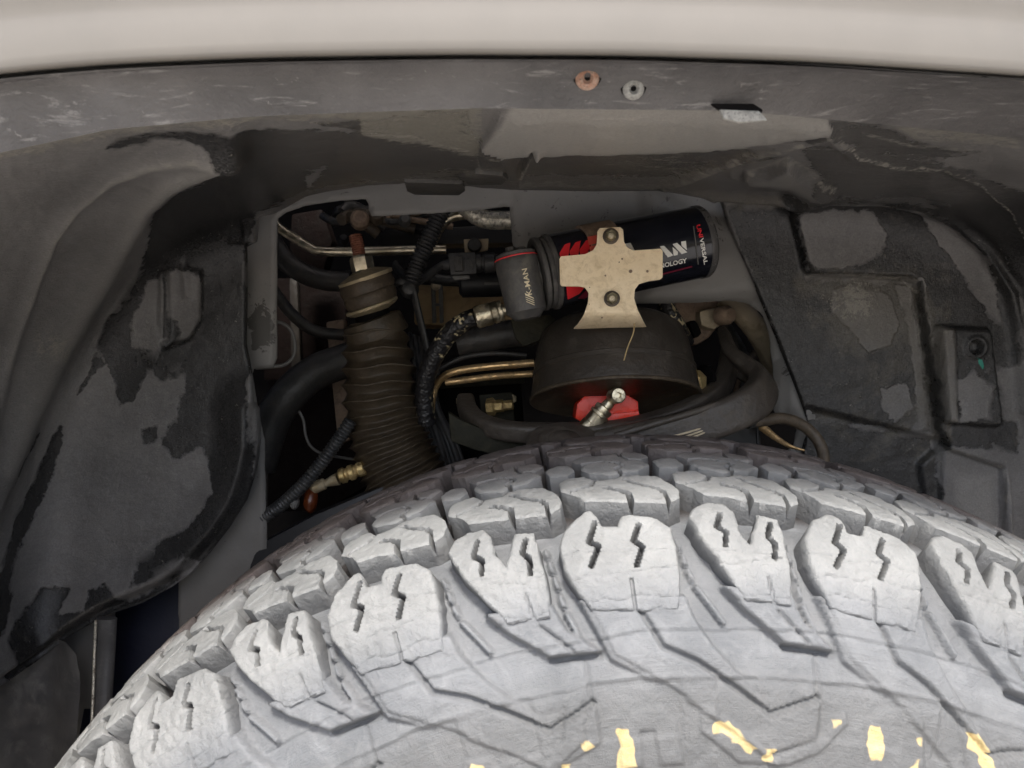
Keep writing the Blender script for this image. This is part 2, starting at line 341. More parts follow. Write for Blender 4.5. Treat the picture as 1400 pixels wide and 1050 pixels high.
# tyre rubber under pale dust
def tyre_mat(name, gold):
    m, nt, b = newmat(name)
    pos = nod(nt, 'ShaderNodeNewGeometry').outputs['Position']
    n1 = noi(nt, pos, 22, 8, .62); n2 = noi(nt, pos, 180, 9, .72, .3); n3 = noi(nt, pos, 70, 8, .7, .6)
    if gold: ca, cb = (.118, .125, .131), (.18, .187, .192)
    else: ca, cb = (.175, .179, .175), (.248, .252, .245)
    col = mixc(nt, ramp(nt, n1, .35, .66), ca, cb)
    col = mixc(nt, math_(nt, 'MULTIPLY', ramp(nt, n3, .5, .72), .5), col, (.25, .257, .26) if gold else (.31, .313, .303))
    col = mixc(nt, math_(nt, 'MULTIPLY', ramp(nt, n2, .60, .72), .35), col, (.12, .123, .125))
    h = math_(nt, 'ADD', math_(nt, 'MULTIPLY', n2, .8), n3)
    if not gold:      # crown carries less dust than the shoulder; its shade is painted in too
        sx = nod(nt, 'ShaderNodeSeparateXYZ'); nt.links.new(pos, sx.inputs[0])
        k = math_(nt, 'ADD', math_(nt, 'MULTIPLY', math_(nt, 'SUBTRACT', sx.outputs[1], .408), 26.), math_(nt, 'MULTIPLY', math_(nt, 'SUBTRACT', n1, .5), 1.2), True)
        brn = mixc(nt, ramp(nt, n3, .4, .65), (.10, .081, .072), (.165, .138, .125))
        col = mixc(nt, math_(nt, 'MULTIPLY', k, .95), col, brn)
        rx = math_(nt, 'SUBTRACT', sx.outputs[0], float(.09)); rz = math_(nt, 'SUBTRACT', sx.outputs[2], float(H-.512))
        rr = math_(nt, 'SQRT', math_(nt, 'ADD', math_(nt, 'MULTIPLY', rx, rx), math_(nt, 'MULTIPLY', rz, rz)))
        lo = math_(nt, 'ADD', math_(nt, 'MULTIPLY', math_(nt, 'SUBTRACT', .402, rr), 60.), math_(nt, 'MULTIPLY', math_(nt, 'SUBTRACT', n3, .4), 1.5), True)
        col = mixc(nt, lo, col, mixc(nt, ramp(nt, n1, .35, .66), (.135, .142, .147), (.19, .197, .202)))
        ba_ = nod(nt, 'ShaderNodeAttribute', attribute_name='sipe_wall').outputs['Fac']  # darker inside the sipes and down the lug walls
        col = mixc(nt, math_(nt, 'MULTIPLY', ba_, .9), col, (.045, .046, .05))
    if gold:
        ga = nod(nt, 'ShaderNodeAttribute', attribute_name='gold').outputs['Fac']
        g = math_(nt, 'MULTIPLY', math_(nt, 'ADD', ga, math_(nt, 'ADD', math_(nt, 'MULTIPLY', math_(nt, 'SUBTRACT', noi(nt, pos, 150, 1, .5), .5), 7.), math_(nt, 'MULTIPLY', math_(nt, 'SUBTRACT', n3, .5), 1.))), 1.2, True)
        ck = nod(nt, 'ShaderNodeAttribute', attribute_name='groove_tone').outputs['Fac']
        rad0 = nod(nt, 'ShaderNodeAttribute', attribute_name='srad').outputs['Fac']
        col = mixc(nt, math_(nt, 'MULTIPLY', math_(nt, 'MULTIPLY', ck, ramp(nt, n3, .3, .55)), .48), col, (.085, .088, .092))
        sm = math_(nt, 'MULTIPLY', ramp(nt, noi(nt, pos, 34, 9, .7, 1.2), .54, .66), .55); col = mixc(nt, sm, col, (.15, .152, .155))
        lw = math_(nt, 'MULTIPLY', math_(nt, 'SUBTRACT', rad0, 172.), .05, True); col = mixc(nt, math_(nt, 'MULTIPLY', lw, .55), col, (.095, .095, .090))
        dk = math_(nt, 'MULTIPLY', math_(nt, 'SUBTRACT', 98., math_(nt, 'ABSOLUTE', rad0)), .07, True); col = mixc(nt, dk, col, (.035, .03, .028))
        col = mixc(nt, g, col, mixc(nt, ramp(nt, n2, .3, .7), (.46, .35, .15), (.55, .44, .24)))
        # fine moulding lines running round the sidewall
        rad = nod(nt, 'ShaderNodeAttribute', attribute_name='srad').outputs['Fac']
        cmb = nod(nt, 'ShaderNodeCombineXYZ'); nt.links.new(math_(nt, 'MULTIPLY', rad, 1.4), cmb.inputs[1])
        nt.links.new(math_(nt, 'MULTIPLY', nod(nt, 'ShaderNodeAttribute', attribute_name='uarc').outputs['Fac'], .04), cmb.inputs[0])
        nl = noi(nt, cmb.outputs[0], 1., 8, .8)
        h = math_(nt, 'ADD', h, math_(nt, 'MULTIPLY', nl, .35))
        col = mixc(nt, math_(nt, 'MULTIPLY', ramp(nt, nl, .58, .72), .12), col, (.14, .144, .148))
    nt.links.new(col, b.inputs['Base Color'])
    b.inputs['Roughness'].default_value = .62 if not gold else .5
    bump(nt, b, h, .0013 if gold else .0016)
    return m
M['tread'] = tyre_mat('dusty_tread_rubber', False); M['sidewall'] = tyre_mat('dusty_sidewall_rubber', True)

# ------------------------------------------------------------------ tyre
TC = np.array([.09, .46, H-.512])
PR = np.array([(0, .4355), (.03, .4348), (.06, .4318), (.085, .4275), (.1, .4235), (.11, .4185), (.12, .409), (.128, .3975), (.135, .384), (.141, .368), (.146, .35), (.149, .335), (.150, .32), (.148, .30), (.143, .28), (.134, .26), (.12, .24)])
pc = np.array([list(v)[:2] for v in smooth_path([(a, c_, 0) for a, c_ in PR], 12)])
psl = np.r_[0, np.cumsum(np.hypot(*np.diff(pc, axis=0).T))]
ptn = np.gradient(pc, psl, axis=0); pnn = np.stack([-ptn[:, 1], ptn[:, 0]], 1); pnn = pnn/np.linalg.norm(pnn, axis=1)[:, None]
# outward normal in (t, R): tangent is (dt, dR); outward is (-dR, dt)
def tyre_surf(u, s, h):           # u, s, h in millimetres: arc, profile length from the crown, height
    sa = np.abs(s)/1000; sg = np.where(s < 0, -1, 1)
    t = np.interp(sa, psl, pc[:, 0])*sg; R = np.interp(sa, psl, pc[:, 1])
    nt_ = np.interp(sa, psl, pnn[:, 0])*sg; nR = np.interp(sa, psl, pnn[:, 1])
    t = t+nt_*h/1000; R = R+nR*h/1000; th = u/430.
    return np.stack([TC[0]+R*np.sin(th), TC[1]-t, TC[2]+R*np.cos(th)], -1)
def tyre_inv(px, py):
    d = np.linspace(.25, .6, 4000); p = Pa(px, py, d); dx = p[:, 0]-TC[0]; dz = p[:, 2]-TC[2]; r = np.hypot(dx, dz); t = TC[1]-p[:, 1]
    k = int(np.argmax(pc[:, 0])); Rt = np.interp(np.abs(t), pc[:k+1, 0], pc[:k+1, 1], right=-1); i = np.nonzero(r < Rt)[0]
    if len(i) == 0: return None
    i = i[0]; return math.atan2(dx[i], dz[i])*430, np.interp(abs(t[i]), pc[:k+1, 0], psl[:k+1])*1000*np.sign(t[i])
TI = lambda pts: [tyre_inv(*p) for p in pts]
PITCH = 2*math.pi*430/46; U0 = -70.
def base_h(s): return np.interp(np.abs(s), [0, 95, 112, 135, 155, 172, 186], [-14, -14, -13, -11, -7, -3, 0])
tyre = thing('tyre', 'chunky all terrain tyre coated in pale grey dust with worn gold sidewall lettering', 'tyre')
# carcass with sidewall relief
us = np.r_[np.arange(-1351, -400, 12.), np.arange(-400, 330, 1.15), np.arange(330, 1351, 12.)]
ss = np.r_[np.arange(-330, 60, 8.), np.arange(60, 95, 2.5), np.arange(95, 222, 1.), np.arange(222, psl[-1]*1000, 6.)]
U, Sg = np.meshgrid(us, ss)
Hh = base_h(Sg)
def relief(U, S_):
    up = (U-U0) % (2*PITCH); r = np.zeros(U.shape); gr = np.zeros(U.shape)
    for k in (-2*PITCH, 0, 2*PITCH):
        x = up+k
        def groove(pts, w, dp):
            dd_ = dline(x, S_, pts); np.maximum(gr, dp/2.4*(1-sstep(w*.5, w*1.5, dd_)), out=gr); return dp*1.25*(1-sstep(w*.5, w, dd_))
        def raise_(poly, hh, e=1.4): return hh*sstep(-e*.5, e*.5, sdist(x, S_, poly))
        pa = [(4, 146), (55, 148), (58, 158), (66, 170), (95, 197), (120, 189), (119, 205), (92, 213), (50, 190), (15, 172)]
        pb = [(75, 144), (107, 146), (112, 158), (127, 169), (103, 168), (84, 154)]
        for pq in (pa, pb):
            ds_ = sdist(x, S_, pq); mk = sstep(-1.6, .6, ds_); r = r*(1-mk)+mk*(np.interp(S_, [140, 152, 168, 185], [-.8, -1.0, 1.4, 1.7])-base_h(S_)); np.maximum(gr, .55*sstep(-3.5, -1, ds_)*(1-sstep(-1, .5, ds_)), out=gr)
        r = r-groove([(2, 148), (20, 152.5), (52, 156)], .6, .7)-groove([(78, 150), (112, 153)], .6, .7)
        r = r-groove([(30, 149), (41, 169), (58, 176), (95, 197), (120, 189)], 1.6, 2.4)
        r = r-groove([(100, 154), (114, 167)], 1.1, 1.8)-groove([(103, 169.2), (127, 170.2)], 2.2, 2.6)
        r = r-groove([(119, 189), (119, 172)], 1.2, 1.0)
        r = r-groove([(6, 146), (16, 171), (50, 190)], 1.3, 1.0)
        for (a, bq) in (((-8.4, 116), (-8, 120)), ((-7.4, 124), (-6.8, 129)), ((-6.2, 133), (-5.6, 138)), ((-5, 142), (-4.4, 147)), ((-3.6, 151), (3, 167)),
                        ((56, 118), (57, 123)), ((57.6, 127), (58.6, 132)), ((59.4, 135.5), (60.4, 140)), ((62, 144), (73, 160))):
            db = dline(x, S_, [a, bq]); r = r+4.*(1-sstep(.9, 1.6, db)); np.maximum(gr, .8*sstep(1.2, 1.7, db)*(1-sstep(1.9, 2.6, db)), out=gr)
    return r, np.clip(gr, 0, 1)
fine = (np.abs(Sg) > 95) & (Sg > 0) & (Sg < 222) & (U > -400) & (U < 330)
Rl = np.zeros(U.shape); GR = np.zeros(U.shape); Rl[fine], GR[fine] = relief(U[fine], Sg[fine])
# circumferential mould lines and a torn wear line
wl = 162+2.5*fbm(U/40, U*0, 3)
Rl += .8*(1-sstep(.3, 1.1, np.abs(Sg-wl)))-.7*(1-sstep(.4, .9, np.abs(Sg-wl-1.4)))
upm = (U-U0) % (2*PITCH); ar = 181+1.2*fbm(U/22, U*0, 8)
Rl += fine*(.9*(1-sstep(.5, 1.6, np.abs(Sg-ar)))-.8*sstep(0, 1.5, Sg-ar)*sstep(206, 204, Sg)*(((upm > 4) & (upm < 48)) | ((upm > 66) & (upm < 88))))
GR = np.maximum(GR, fine*.5*(1-sstep(.3, 1.4, np.abs(Sg-ar-2.2)))); GR = np.maximum(GR, fine*.62*(1-sstep(-8, -2.5, base_h(Sg)+Rl))*(Sg > 100))  # grime along relief lines; tone also darkens with depth between lugs
rough_ = fine*(Sg > 184)*(((upm > 48) & (upm < 66)) | (upm > 88)); Rl += rough_*.55*fbm(U/2.2, Sg/1.1, 41)
# raised lettering, only its tops in view
GOLDP = [[(845, 1000), (860, 996), (866, 1020), (872, 1050), (845, 1050), (847, 1022)],
         [(792, 1012), (806, 1010), (812, 1022), (800, 1030), (792, 1022)],
         [(970, 982), (996, 980), (1010, 1000), (1032, 1022), (1026, 1034), (1004, 1016), (974, 1000)],
         [(1042, 1024), (1058, 1026), (1054, 1042), (1042, 1038)],
         [(1136, 984), (1152, 982), (1152, 992), (1138, 994)],
         [(1188, 992), (1204, 988), (1208, 1010), (1206, 1040), (1212, 1050), (1188, 1036), (1182, 1020)],
         [(1212, 1048), (1240, 1044), (1258, 1034), (1252, 1060), (1212, 1060)], [(1250, 1008), (1258, 1008), (1258, 1020), (1250, 1020)],
         [(1316, 1003), (1334, 1001), (1350, 1020), (1358, 1060), (1338, 1060), (1330, 1030), (1316, 1022)],
         [(645, 1043), (665, 1042), (668, 1060), (640, 1060)], [(770, 1046), (780, 1046), (778, 1052), (770, 1052)]]
LETP = [[(862, 975), (905, 965), (925, 990), (935, 1060), (905, 1060), (895, 1000), (875, 1000), (880, 1060), (850, 1060), (848, 1000)],
        [(958, 972), (975, 968), (1050, 1030), (1065, 1060), (1010, 1060), (958, 1000)],
        [(1185, 985), (1205, 972), (1235, 970), (1258, 985), (1262, 1060), (1180, 1060)],
        [(1310, 998), (1335, 996), (1365, 1030), (1375, 1060), (1320, 1060)], [(1050, 1040), (1120, 1010), (1155, 975), (1160, 990), (1120, 1030), (1075, 1060), (1050, 1060)],
        [(636, 1040), (668, 1036), (690, 1060), (630, 1060)], [(775, 965), (795, 950), (800, 1010), (770, 1040), (745, 1060), (735, 1060), (770, 1010)]]
gold = np.full(U.shape, -20.)
reg = fine & (Sg > 182)
def lim(poly): return [q for q in TI([(x, min(y, 1110)) for x, y in poly]) if q]
for g in GOLDP:
    q = lim(g)
    if len(q) > 2: gold[reg] = np.maximum(gold[reg], sdist(U[reg], Sg[reg], q))
for g in LETP:
    q = lim(g)
    if len(q) > 2: dq = sdist(U[reg], Sg[reg], q); Rl[reg] += 1.3*sstep(-.6, .6, dq); GR[reg] = np.maximum(GR[reg], .5*(1-sstep(0, 1.6, np.abs(dq+.8))))
Hh = Hh+Rl+.35*fbm(U/9, Sg/5, 11)*(Sg > 95)
Vt = tyre_surf(U, Sg, Hh).reshape(-1, 3)
ny, nx = U.shape; idx = np.arange(ny*nx).reshape(ny, nx)
Fq = np.stack([idx[:-1, :-1], idx[:-1, 1:], idx[1:, 1:], idx[1:, :-1]], -1).reshape(-1, 4)
mesh('carcass', Vt, Fq, M['sidewall'], tyre, attrs={'gold': gold.ravel(), 'srad': Sg.ravel(), 'uarc': U.ravel(), 'groove_tone': GR.ravel()})
mesh('bead', *(lambda n: ([list(tyre_surf(np.array(2*math.pi*430*k/n), np.array(sg*q), np.array(0.))[()]) for k in range(n) for sg, q in ((1, psl[-1]*1000), (-1, psl[-1]*1000))],
     [(2*k, 2*((k+1) % n), 2*((k+1) % n)+1, 2*k+1) for k in range(n)]))(96), M['rubber_black'], tyre)
def lug_mesh(name, poly, sipes, res, seed, bev=2.2, jit=1.5, lowf=lambda s: 0*s):
    # roughened outline
    pts = []
    for i in range(len(poly)):
        a = np.array(poly[i], float); c_ = np.array(poly[(i+1) % len(poly)], float); L = np.linalg.norm(c_-a); n = max(1, int(L/3.2))
        for k in range(n):
            p = a+(c_-a)*k/n
            pts.append(tuple(p+jit*np.array([noise2(np.array(p[0]*.35), np.array(p[1]*.35), seed), noise2(np.array(p[0]*.35+9), np.array(p[1]*.35), seed+3)]).ravel()*(1 if k else .6)))
    V2, Fq, E = grid_poly(pts, [], res)
    x, y = V2.T; d = dline(x, y, pts, True)
    bv = bev*(1+.5*fbm(x/6, y/6, seed+5)); t = np.clip(1-d/bv, 0, 1)
    h = -bv*.8*(1-np.sqrt(np.clip(1-t*t, 0, 1)))
    sip = np.zeros(len(x))
    for sp, w, dp in sipes:
        q_ = 1-sstep(w*.45, w, dline(x, y, sp)); h = h-dp*q_; sip = np.maximum(sip, q_*min(1, dp/4))
    big = 1. if res < 1 else .4
    h = h+.8*big*fbm(x/9, y/9, seed+9)+.5*fbm(x/2.3, y/2.3, seed+2)+lowf(y)
    if res < 1:
        for cz in ((126, .05, 3), (139, -.06, 6), (146, .03, 9)): h = h-.5*(1-sstep(.3, .8, np.abs(y-cz[0]-cz[1]*x-3.5*fbm(x/16, x*0+cz[2], seed+1))))
    n0 = len(V2)
    bd = sorted({a for e in E for a in e}); mp = {a: n0+i for i, a in enumerate(bd)}; mp2 = {a: n0+len(bd)+i for i, a in enumerate(bd)}
    cx, cy = V2.mean(0)
    q = V2[bd]; # foot of the walls, spread outward
    dirv = q-np.array([cx, cy]); dirv = dirv/np.linalg.norm(dirv, axis=1)[:, None]
    q1 = q+dirv*.35; q2 = q+dirv*1.2; hb = base_h(q[:, 1])
    X = np.r_[x, q1[:, 0], q2[:, 0]]; Y = np.r_[y, q1[:, 1], q2[:, 1]]; Z = np.r_[h, (h[bd]+hb)*.5, hb-1.0]
    Fl = [tuple(f) for f in Fq.tolist()]
    for a, c_ in E: Fl.append((c_, a, mp[a], mp[c_])); Fl.append((mp[c_], mp[a], mp2[a], mp2[c_]))
    me = bpy.data.meshes.new(name); me.from_pydata(tyre_surf(X, Y, Z).tolist(), [], Fl); me.update()
    bm = bmesh.new(); bm.from_mesh(me); bmesh.ops.recalc_face_normals(bm, faces=bm.faces); bm.to_mesh(me); bm.free()
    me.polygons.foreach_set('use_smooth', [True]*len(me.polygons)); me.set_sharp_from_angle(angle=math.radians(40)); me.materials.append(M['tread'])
    at = me.attributes.new('sipe_wall', 'FLOAT', 'POINT'); at.data.foreach_set('value', np.r_[sip, np.full(len(bd), .55), np.full(len(bd), .8)].astype(np.float32))
    return me
def mir(poly, off=0): return [(off-x, -y) for x, y in poly]
A = [(-1.5, 120), (4, 110), (13.5, 101.5), (17, 102), (19.5, 106), (20.5, 113), (27.5, 114), (30.5, 107), (33, 106.5), (47, 110.5), (53, 117), (54, 127), (53.5, 138), (52, 150), (51, 155), (28, 153.5), (8, 151), (2.5, 141), (-1.5, 132)]
As = [([(17.5, 110), (12.8, 120.5), (17, 123.5), (12, 132)], 1.2, 7.), ([(37.5, 114.5), (33.7, 122.3), (37.6, 125.5), (33.5, 134)], 1.2, 7.), ([(30, 140), (30, 156)], 1.0, 1.2)]
Bp = [(62.5, 110), (66, 103), (73, 99.2), (81, 100.6), (84.5, 107), (85, 118), (89, 126), (92.5, 116), (95.5, 108), (105, 110.5), (106, 121), (107, 133), (107, 143), (106, 152), (84, 150.5), (73.5, 135), (66.5, 122.5)]
Bs = [([(77.5, 109), (74.5, 116.4), (78.4, 119.5), (77, 126)], 1.2, 7.), ([(100.5, 114), (98, 120.5), (101, 124.5), (100, 131)], 1.2, 7.), ([(96, 140), (98, 152)], 1.0, 1.0)]
R2 = [(4.5, 66), (8, 62), (18.5, 61.5), (23, 69), (32, 69.5), (36, 66), (43, 65.5), (55, 69), (61, 80), (62.3, 88), (61, 95), (54.5, 100), (38, 97), (36, 97.2), (15, 92), (11.5, 85), (4, 77)]
R2s = [([(37.2, 99), (37, 89), (34, 85), (27, 80)], 1.3, 8), ([(38, 72), (45, 80), (52, 85), (54.5, 90), (55, 101)], .95, 6), ([(23, 69), (20, 75), (10, 80)], .9, 5)]
R3 = [(17.5, 50), (21, 57), (33, 63), (37, 60), (46.5, 58.5), (54.5, 50), (51, 41), (57, 33), (54, 25), (41, 20.5), (33, 27), (20, 24.5), (14, 31), (19, 41)]
R3s = [([(38, 62), (36, 54), (40, 50), (38, 44), (30, 40), (18, 41)], .9, 5), ([(51, 41), (44, 38), (41, 31), (42, 20)], .9, 5)]
R3c = [(-1.5, 43), (4, 37.5), (12, 40), (14, 50), (9.5, 56.5), (0, 54)]
RC = [(1, -9), (12, -17.5), (26, -13), (31, -18), (46, -15), (53.5, -2), (46, 9), (33, 7), (28, 16.5), (11, 19.5), (2, 9)]
RCs = [([(28, 17), (26, 6), (31, 0), (27, -13)], .9, 5), ([(2, 2), (12, 4), (16, -3), (26, -2)], .8, 4)]
kinds = [('shoulder_lug', A, As, .8, 2, 0), ('shoulder_lug', Bp, Bs, .8, 2, 0), ('tread_block', R2, R2s, 1.15, 1, 0), ('tread_block', R3, R3s, 1.3, 1, 0), ('tread_block', R3c, [], 1.4, 1, 0), ('tread_block', RC, RCs, 1.4, 1, 0),
         ('tread_block', mir(R3, 70), [], 2.2, 1, 1), ('tread_block', mir(R3c, 70), [], 2.2, 1, 1), ('tread_block', mir(R2, 75), [], 2.2, 1, 1), ('shoulder_lug', mir(A, 80), [], 2.2, 2, 1), ('shoulder_lug', mir(Bp, 80), [], 2.2, 2, 1)]
TCv = Vector(TC)
for ki, (nm, poly, sp, res, per, back) in enumerate(kinds):
    var = [lug_mesh(nm, poly, sp, res, 20+ki*13+v*5, bev=1.5 if nm == 'shoulder_lug' else 1.0, jit=1.5 if nm == 'shoulder_lug' else .9) for v in range(1 if back else 3)]
    for k in range(-12, 13):
        if per == 2 and k % 2: continue
        if back and abs(k) > 9: continue
        ang = (U0+k*PITCH)/430.
        o = bpy.data.objects.new(nm, var[(k*7+ki) % len(var)]); C.objects.link(o); o.parent = tyre
        Rm = Matrix.Rotation(ang, 4, 'Y')
        o.matrix_basis = Matrix.Translation(TCv) @ Rm @ Matrix.Translation(-TCv)

# ------------------------------------------------------------------ wheel arch liner
X0 = .09
def arch_f(p):
    dx = p[..., 0]-X0; dz = np.maximum(p[..., 2]-TC[2], 0); a = np.where(dx < 0, .49, .42)
    bb = .594+.05*(p[..., 1]-.31)
    q = ((np.abs(dx)/a)**4+(dz/bb)**4)**.25
    g1 = (q-1)*.55; g2 = p[..., 1]-.622; k = .035
    hh = np.clip(.5+.5*(g1-g2)/k, 0, 1)
    return g2*(1-hh)+g1*hh+k*hh*(1-hh)
def arch_depth(px, py):
    px = np.asarray(px, float); py = np.asarray(py, float)
    ds = np.linspace(.2, 1.0, 161); lo = np.full(px.shape, .2); found = np.zeros(px.shape, bool)
    for a, c_ in zip(ds[:-1], ds[1:]):
        f = arch_f(Pa(px, py, c_)); m = (f > 0) & ~found; lo[m] = a; found |= m
    hi = lo+.005
    for _ in range(14):
        mid = (lo+hi)/2; f = arch_f(Pa(px, py, mid)); hi = np.where(f > 0, mid, hi); lo = np.where(f > 0, lo, mid)
    return np.where(found, (lo+hi)/2, .66)
def arch_normal(p):
    e = 1e-3; g = np.stack([arch_f(p+np.eye(3)[i]*e)-arch_f(p-np.eye(3)[i]*e) for i in range(3)], -1)
    return -g/np.linalg.norm(g, axis=-1, keepdims=True)
ZL = lambda pts, s=.42867, ox=0, oy=180: [(ox+x*s, oy+y*s) for x, y in pts]
L_OUT = [(-420, 520), (-300, 330), (-150, 232), (0, 200), (150, 168), (350, 150), (650, 139), (1000, 142), (1150, 156), (1400, 180), (1550, 200), (1750, 330), (1750, 1150),
         (1390, 1150), (1385, 900), (1384, 760), (1340, 760), (1108, 740), (1110, 640), (1118, 588), (1096, 525), (1072, 462), (1046, 400), (1022, 345), (1000, 300), (992, 285), (960, 270), (900, 261), (820, 262),
         (700, 260), (640, 254), (560, 249), (500, 254), (450, 262), (420, 269), (397, 281), (375, 293), (352, 298), (348, 330), (334, 338), (334, 400), (333, 470), (340, 503), (345, 520), (352, 560), (354, 600), (348, 645), (335, 685), (312, 722), (285, 757), (262, 783), (238, 800), (200, 820), (150, 838), (100, 866), (60, 893), (0, 932), (-120, 1010), (-420, 1150)]
V2, Fq, E = grid_poly(L_OUT, [], 2.8)
x, y = V2.T
dep = arch_depth(x, y); p0 = Pa(x, y, dep); nrm = arch_normal(p0)
hgt = np.zeros(len(x))
def ridge(pts, w, hh, **k):
    global hgt; d = dline(x, y, pts); hgt = hgt+hh*np.exp(-(d/w)**2)
def plate(poly, hh, e=5):
    global hgt; hgt = hgt+hh*sstep(-e*.5, e*.5, sdist(x, y, poly))
# left ridges: a thin outer crest, a trough, a broad inner crest
ridge([(325, 200), (262, 201), (205, 216), (150, 243), (104, 282), (72, 325), (52, 375), (30, 430), (8, 500), (-10, 570), (-40, 680)], 9, .0035)
ridge([(312, 202), (270, 218), (225, 240), (192, 272), (168, 315), (140, 365), (105, 425), (65, 495), (30, 570), (0, 640), (-30, 720)], 22, .009)
plate(ZL([(515, 450), (540, 440), (640, 445), (635, 600), (600, 660), (520, 690), (505, 600)]), -.006, 8)
ridge(ZL([(527, 455), (524, 660)]), 3.5, .005); ridge(ZL([(585, 420), (590, 520)]), 6, .003)
# raised rolled rim of the left lobe
rim = [(354, 560), (354, 610), (346, 650), (332, 690), (305, 730), (262, 778), (235, 796), (150, 832), (60, 887), (0, 926), (-120, 1000)]
hgt = hgt+.014*sstep(70, 0, dline(x, y, rim))*(x < 420)*(y > 480)
hgt = hgt-.012*sstep(16, 0, dline(x, y, rim))*(y > 480)
# tab at the upper left of the opening
plate([(312, 302), (348, 302), (348, 332), (312, 332)], .003, 4); plate([(316, 304), (330, 304), (332, 326), (316, 327)], .002, 3)
# top: dusty plate, creases, seam
plate([(690, 139), (650, 205), (670, 214), (815, 208), (960, 203), (1060, 192), (1143, 178), (1125, 150), (1000, 138)], .003, 4)
ridge([(1143, 180), (1060, 207), (980, 233), (908, 258)], 3.5, .003)
ridge([(652, 205), (655, 236)], 3, -.002); ridge([(735, 206), (722, 228), (711, 252)], 4, .003); ridge([(728, 206), (712, 240)], 3, -.003)
hgt = hgt-.004*sstep(-6, 6, sdist(x, y, [(690, 214), (1060, 208), (910, 255), (712, 252)]))
plate([(1018, 236), (1050, 232), (1078, 219), (1096, 233), (1128, 238), (1146, 244), (1138, 257), (1080, 252), (1022, 246)], .006, 5)
ridge([(1000, 238), (1010, 242)], 5, .003)
# right: stepped field, arc ridge, raised pad with a hole
ridge([(1140, 190), (1165, 210), (1220, 222), (1290, 225), (1345, 250), (1385, 285), (1415, 340), (1440, 420)], 6, .003)
arc = [(1080, 285), (1110, 266), (1190, 264), (1245, 272), (1300, 295), (1345, 335), (1380, 400), (1392, 470), (1400, 560)]
ridge(arc, 9, .007)
ridge([(a_+22, b_-20) for a_, b_ in arc], 20, .006)
plate([(1083, 286), (1098, 330), (1106, 364), (1114, 374), (1245, 379), (1258, 386), (1264, 420), (1280, 520), (1290, 590), (1300, 614), (1374, 640), (1376, 765), (1100, 765), (1000, 600), (980, 280)], -.013, 7)
plate([(1278, 447), (1345, 450), (1350, 455), (1366, 578), (1360, 582), (1300, 578), (1288, 574)], .008, 6)
plate([(1278, 447), (1296, 447), (1302, 578), (1288, 578)], .003, 4)
hgt = hgt-.006*sstep(11, 6, np.hypot(x-1326, y-474)); hgt = hgt+.003*sstep(5, 0, np.abs(np.hypot(x-1326, y-474)-12))
plate([(1300, 612), (1376, 640), (1384, 765), (1290, 765), (1270, 640)], .006, 5)
plate([(1112, 560), (1296, 605), (1296, 765), (1100, 765)], -.006, 9)
hgt = hgt+.0013*fbm(x/60, y/60, 5)+.0004*fbm(x/14, y/14, 6)
hgt = hgt*sstep(2, 22, dline(x, y, L_OUT[:12]))
p1 = p0+nrm*hgt[:, None]
# dirt maps; pale also holds painted ridge highlights
wet = np.full(len(x), -40.)
def addw(poly): 
    global wet; wet = np.maximum(wet, sdist(x, y, poly))
def subw(poly):
    global wet; wet = np.minimum(wet, -sdist(x, y, poly))
addw(ZL([(320, 62), (345, 40), (420, 20), (520, 0), (700, -10), (1100, -10), (1150, 60), (930, 170), (820, 260), (790, 560), (800, 760), (810, 1010), (815, 1500), (640, 1010), (560, 1045), (515, 1000), (515, 900), (585, 830), (590, 770), (520, 805), (480, 770), (430, 850), (385, 872), (370, 800), (345, 735), (300, 690), (330, 600), (375, 520), (430, 480), (470, 340), (480, 240), (600, 160), (720, 80), (640, 30), (520, 30), (420, 50)]))
subw(ZL([(415, 600), (440, 570), (470, 480), (520, 462), (522, 655), (490, 700), (420, 685)])); subw(ZL([(530, 460), (600, 450), (640, 480), (640, 585), (600, 652), (570, 662), (530, 560)]))
subw(ZL([(380, 262), (476, 250), (470, 330), (430, 470), (330, 600), (250, 620), (290, 430), (355, 350)]))
subw(ZL([(500, 800), (580, 780), (560, 900), (500, 1000), (380, 1000), (385, 880)]))
addw(ZL([(450, 950), (500, 945), (500, 995), (455, 1000)])); addw(ZL([(130, 952), (110, 1000), (60, 1060), (10, 1150), (-40, 1260), (-30, 1190), (40, 1060), (100, 960)]))
addw(ZL([(205, 920), (200, 1000), (170, 1100), (110, 1230), (60, 1330), (30, 1500), (-60, 1600), (0, 1400), (60, 1200), (140, 1040), (185, 930)]))
addw(ZL([(310, 700), (240, 840), (250, 845), (330, 740)]))
Z2 = lambda pts: ZL(pts, .42867, 0, 600)
addw(Z2([(0, 900), (0, 640), (60, 560), (130, 480), (225, 480), (200, 545), (290, 530), (300, 470), (345, 450), (400, 500), (480, 490), (600, 380), (640, 330), (560, 470), (430, 570), (250, 640), (0, 780)]))
addw(Z2([(430, 465), (440, 380), (500, 330), (600, 270), (720, 130), (770, 0), (830, 0), (800, 240), (640, 400), (600, 360), (500, 440)]))
addw(Z2([(-100, 470), (40, 400), (20, 600), (-100, 760)]))
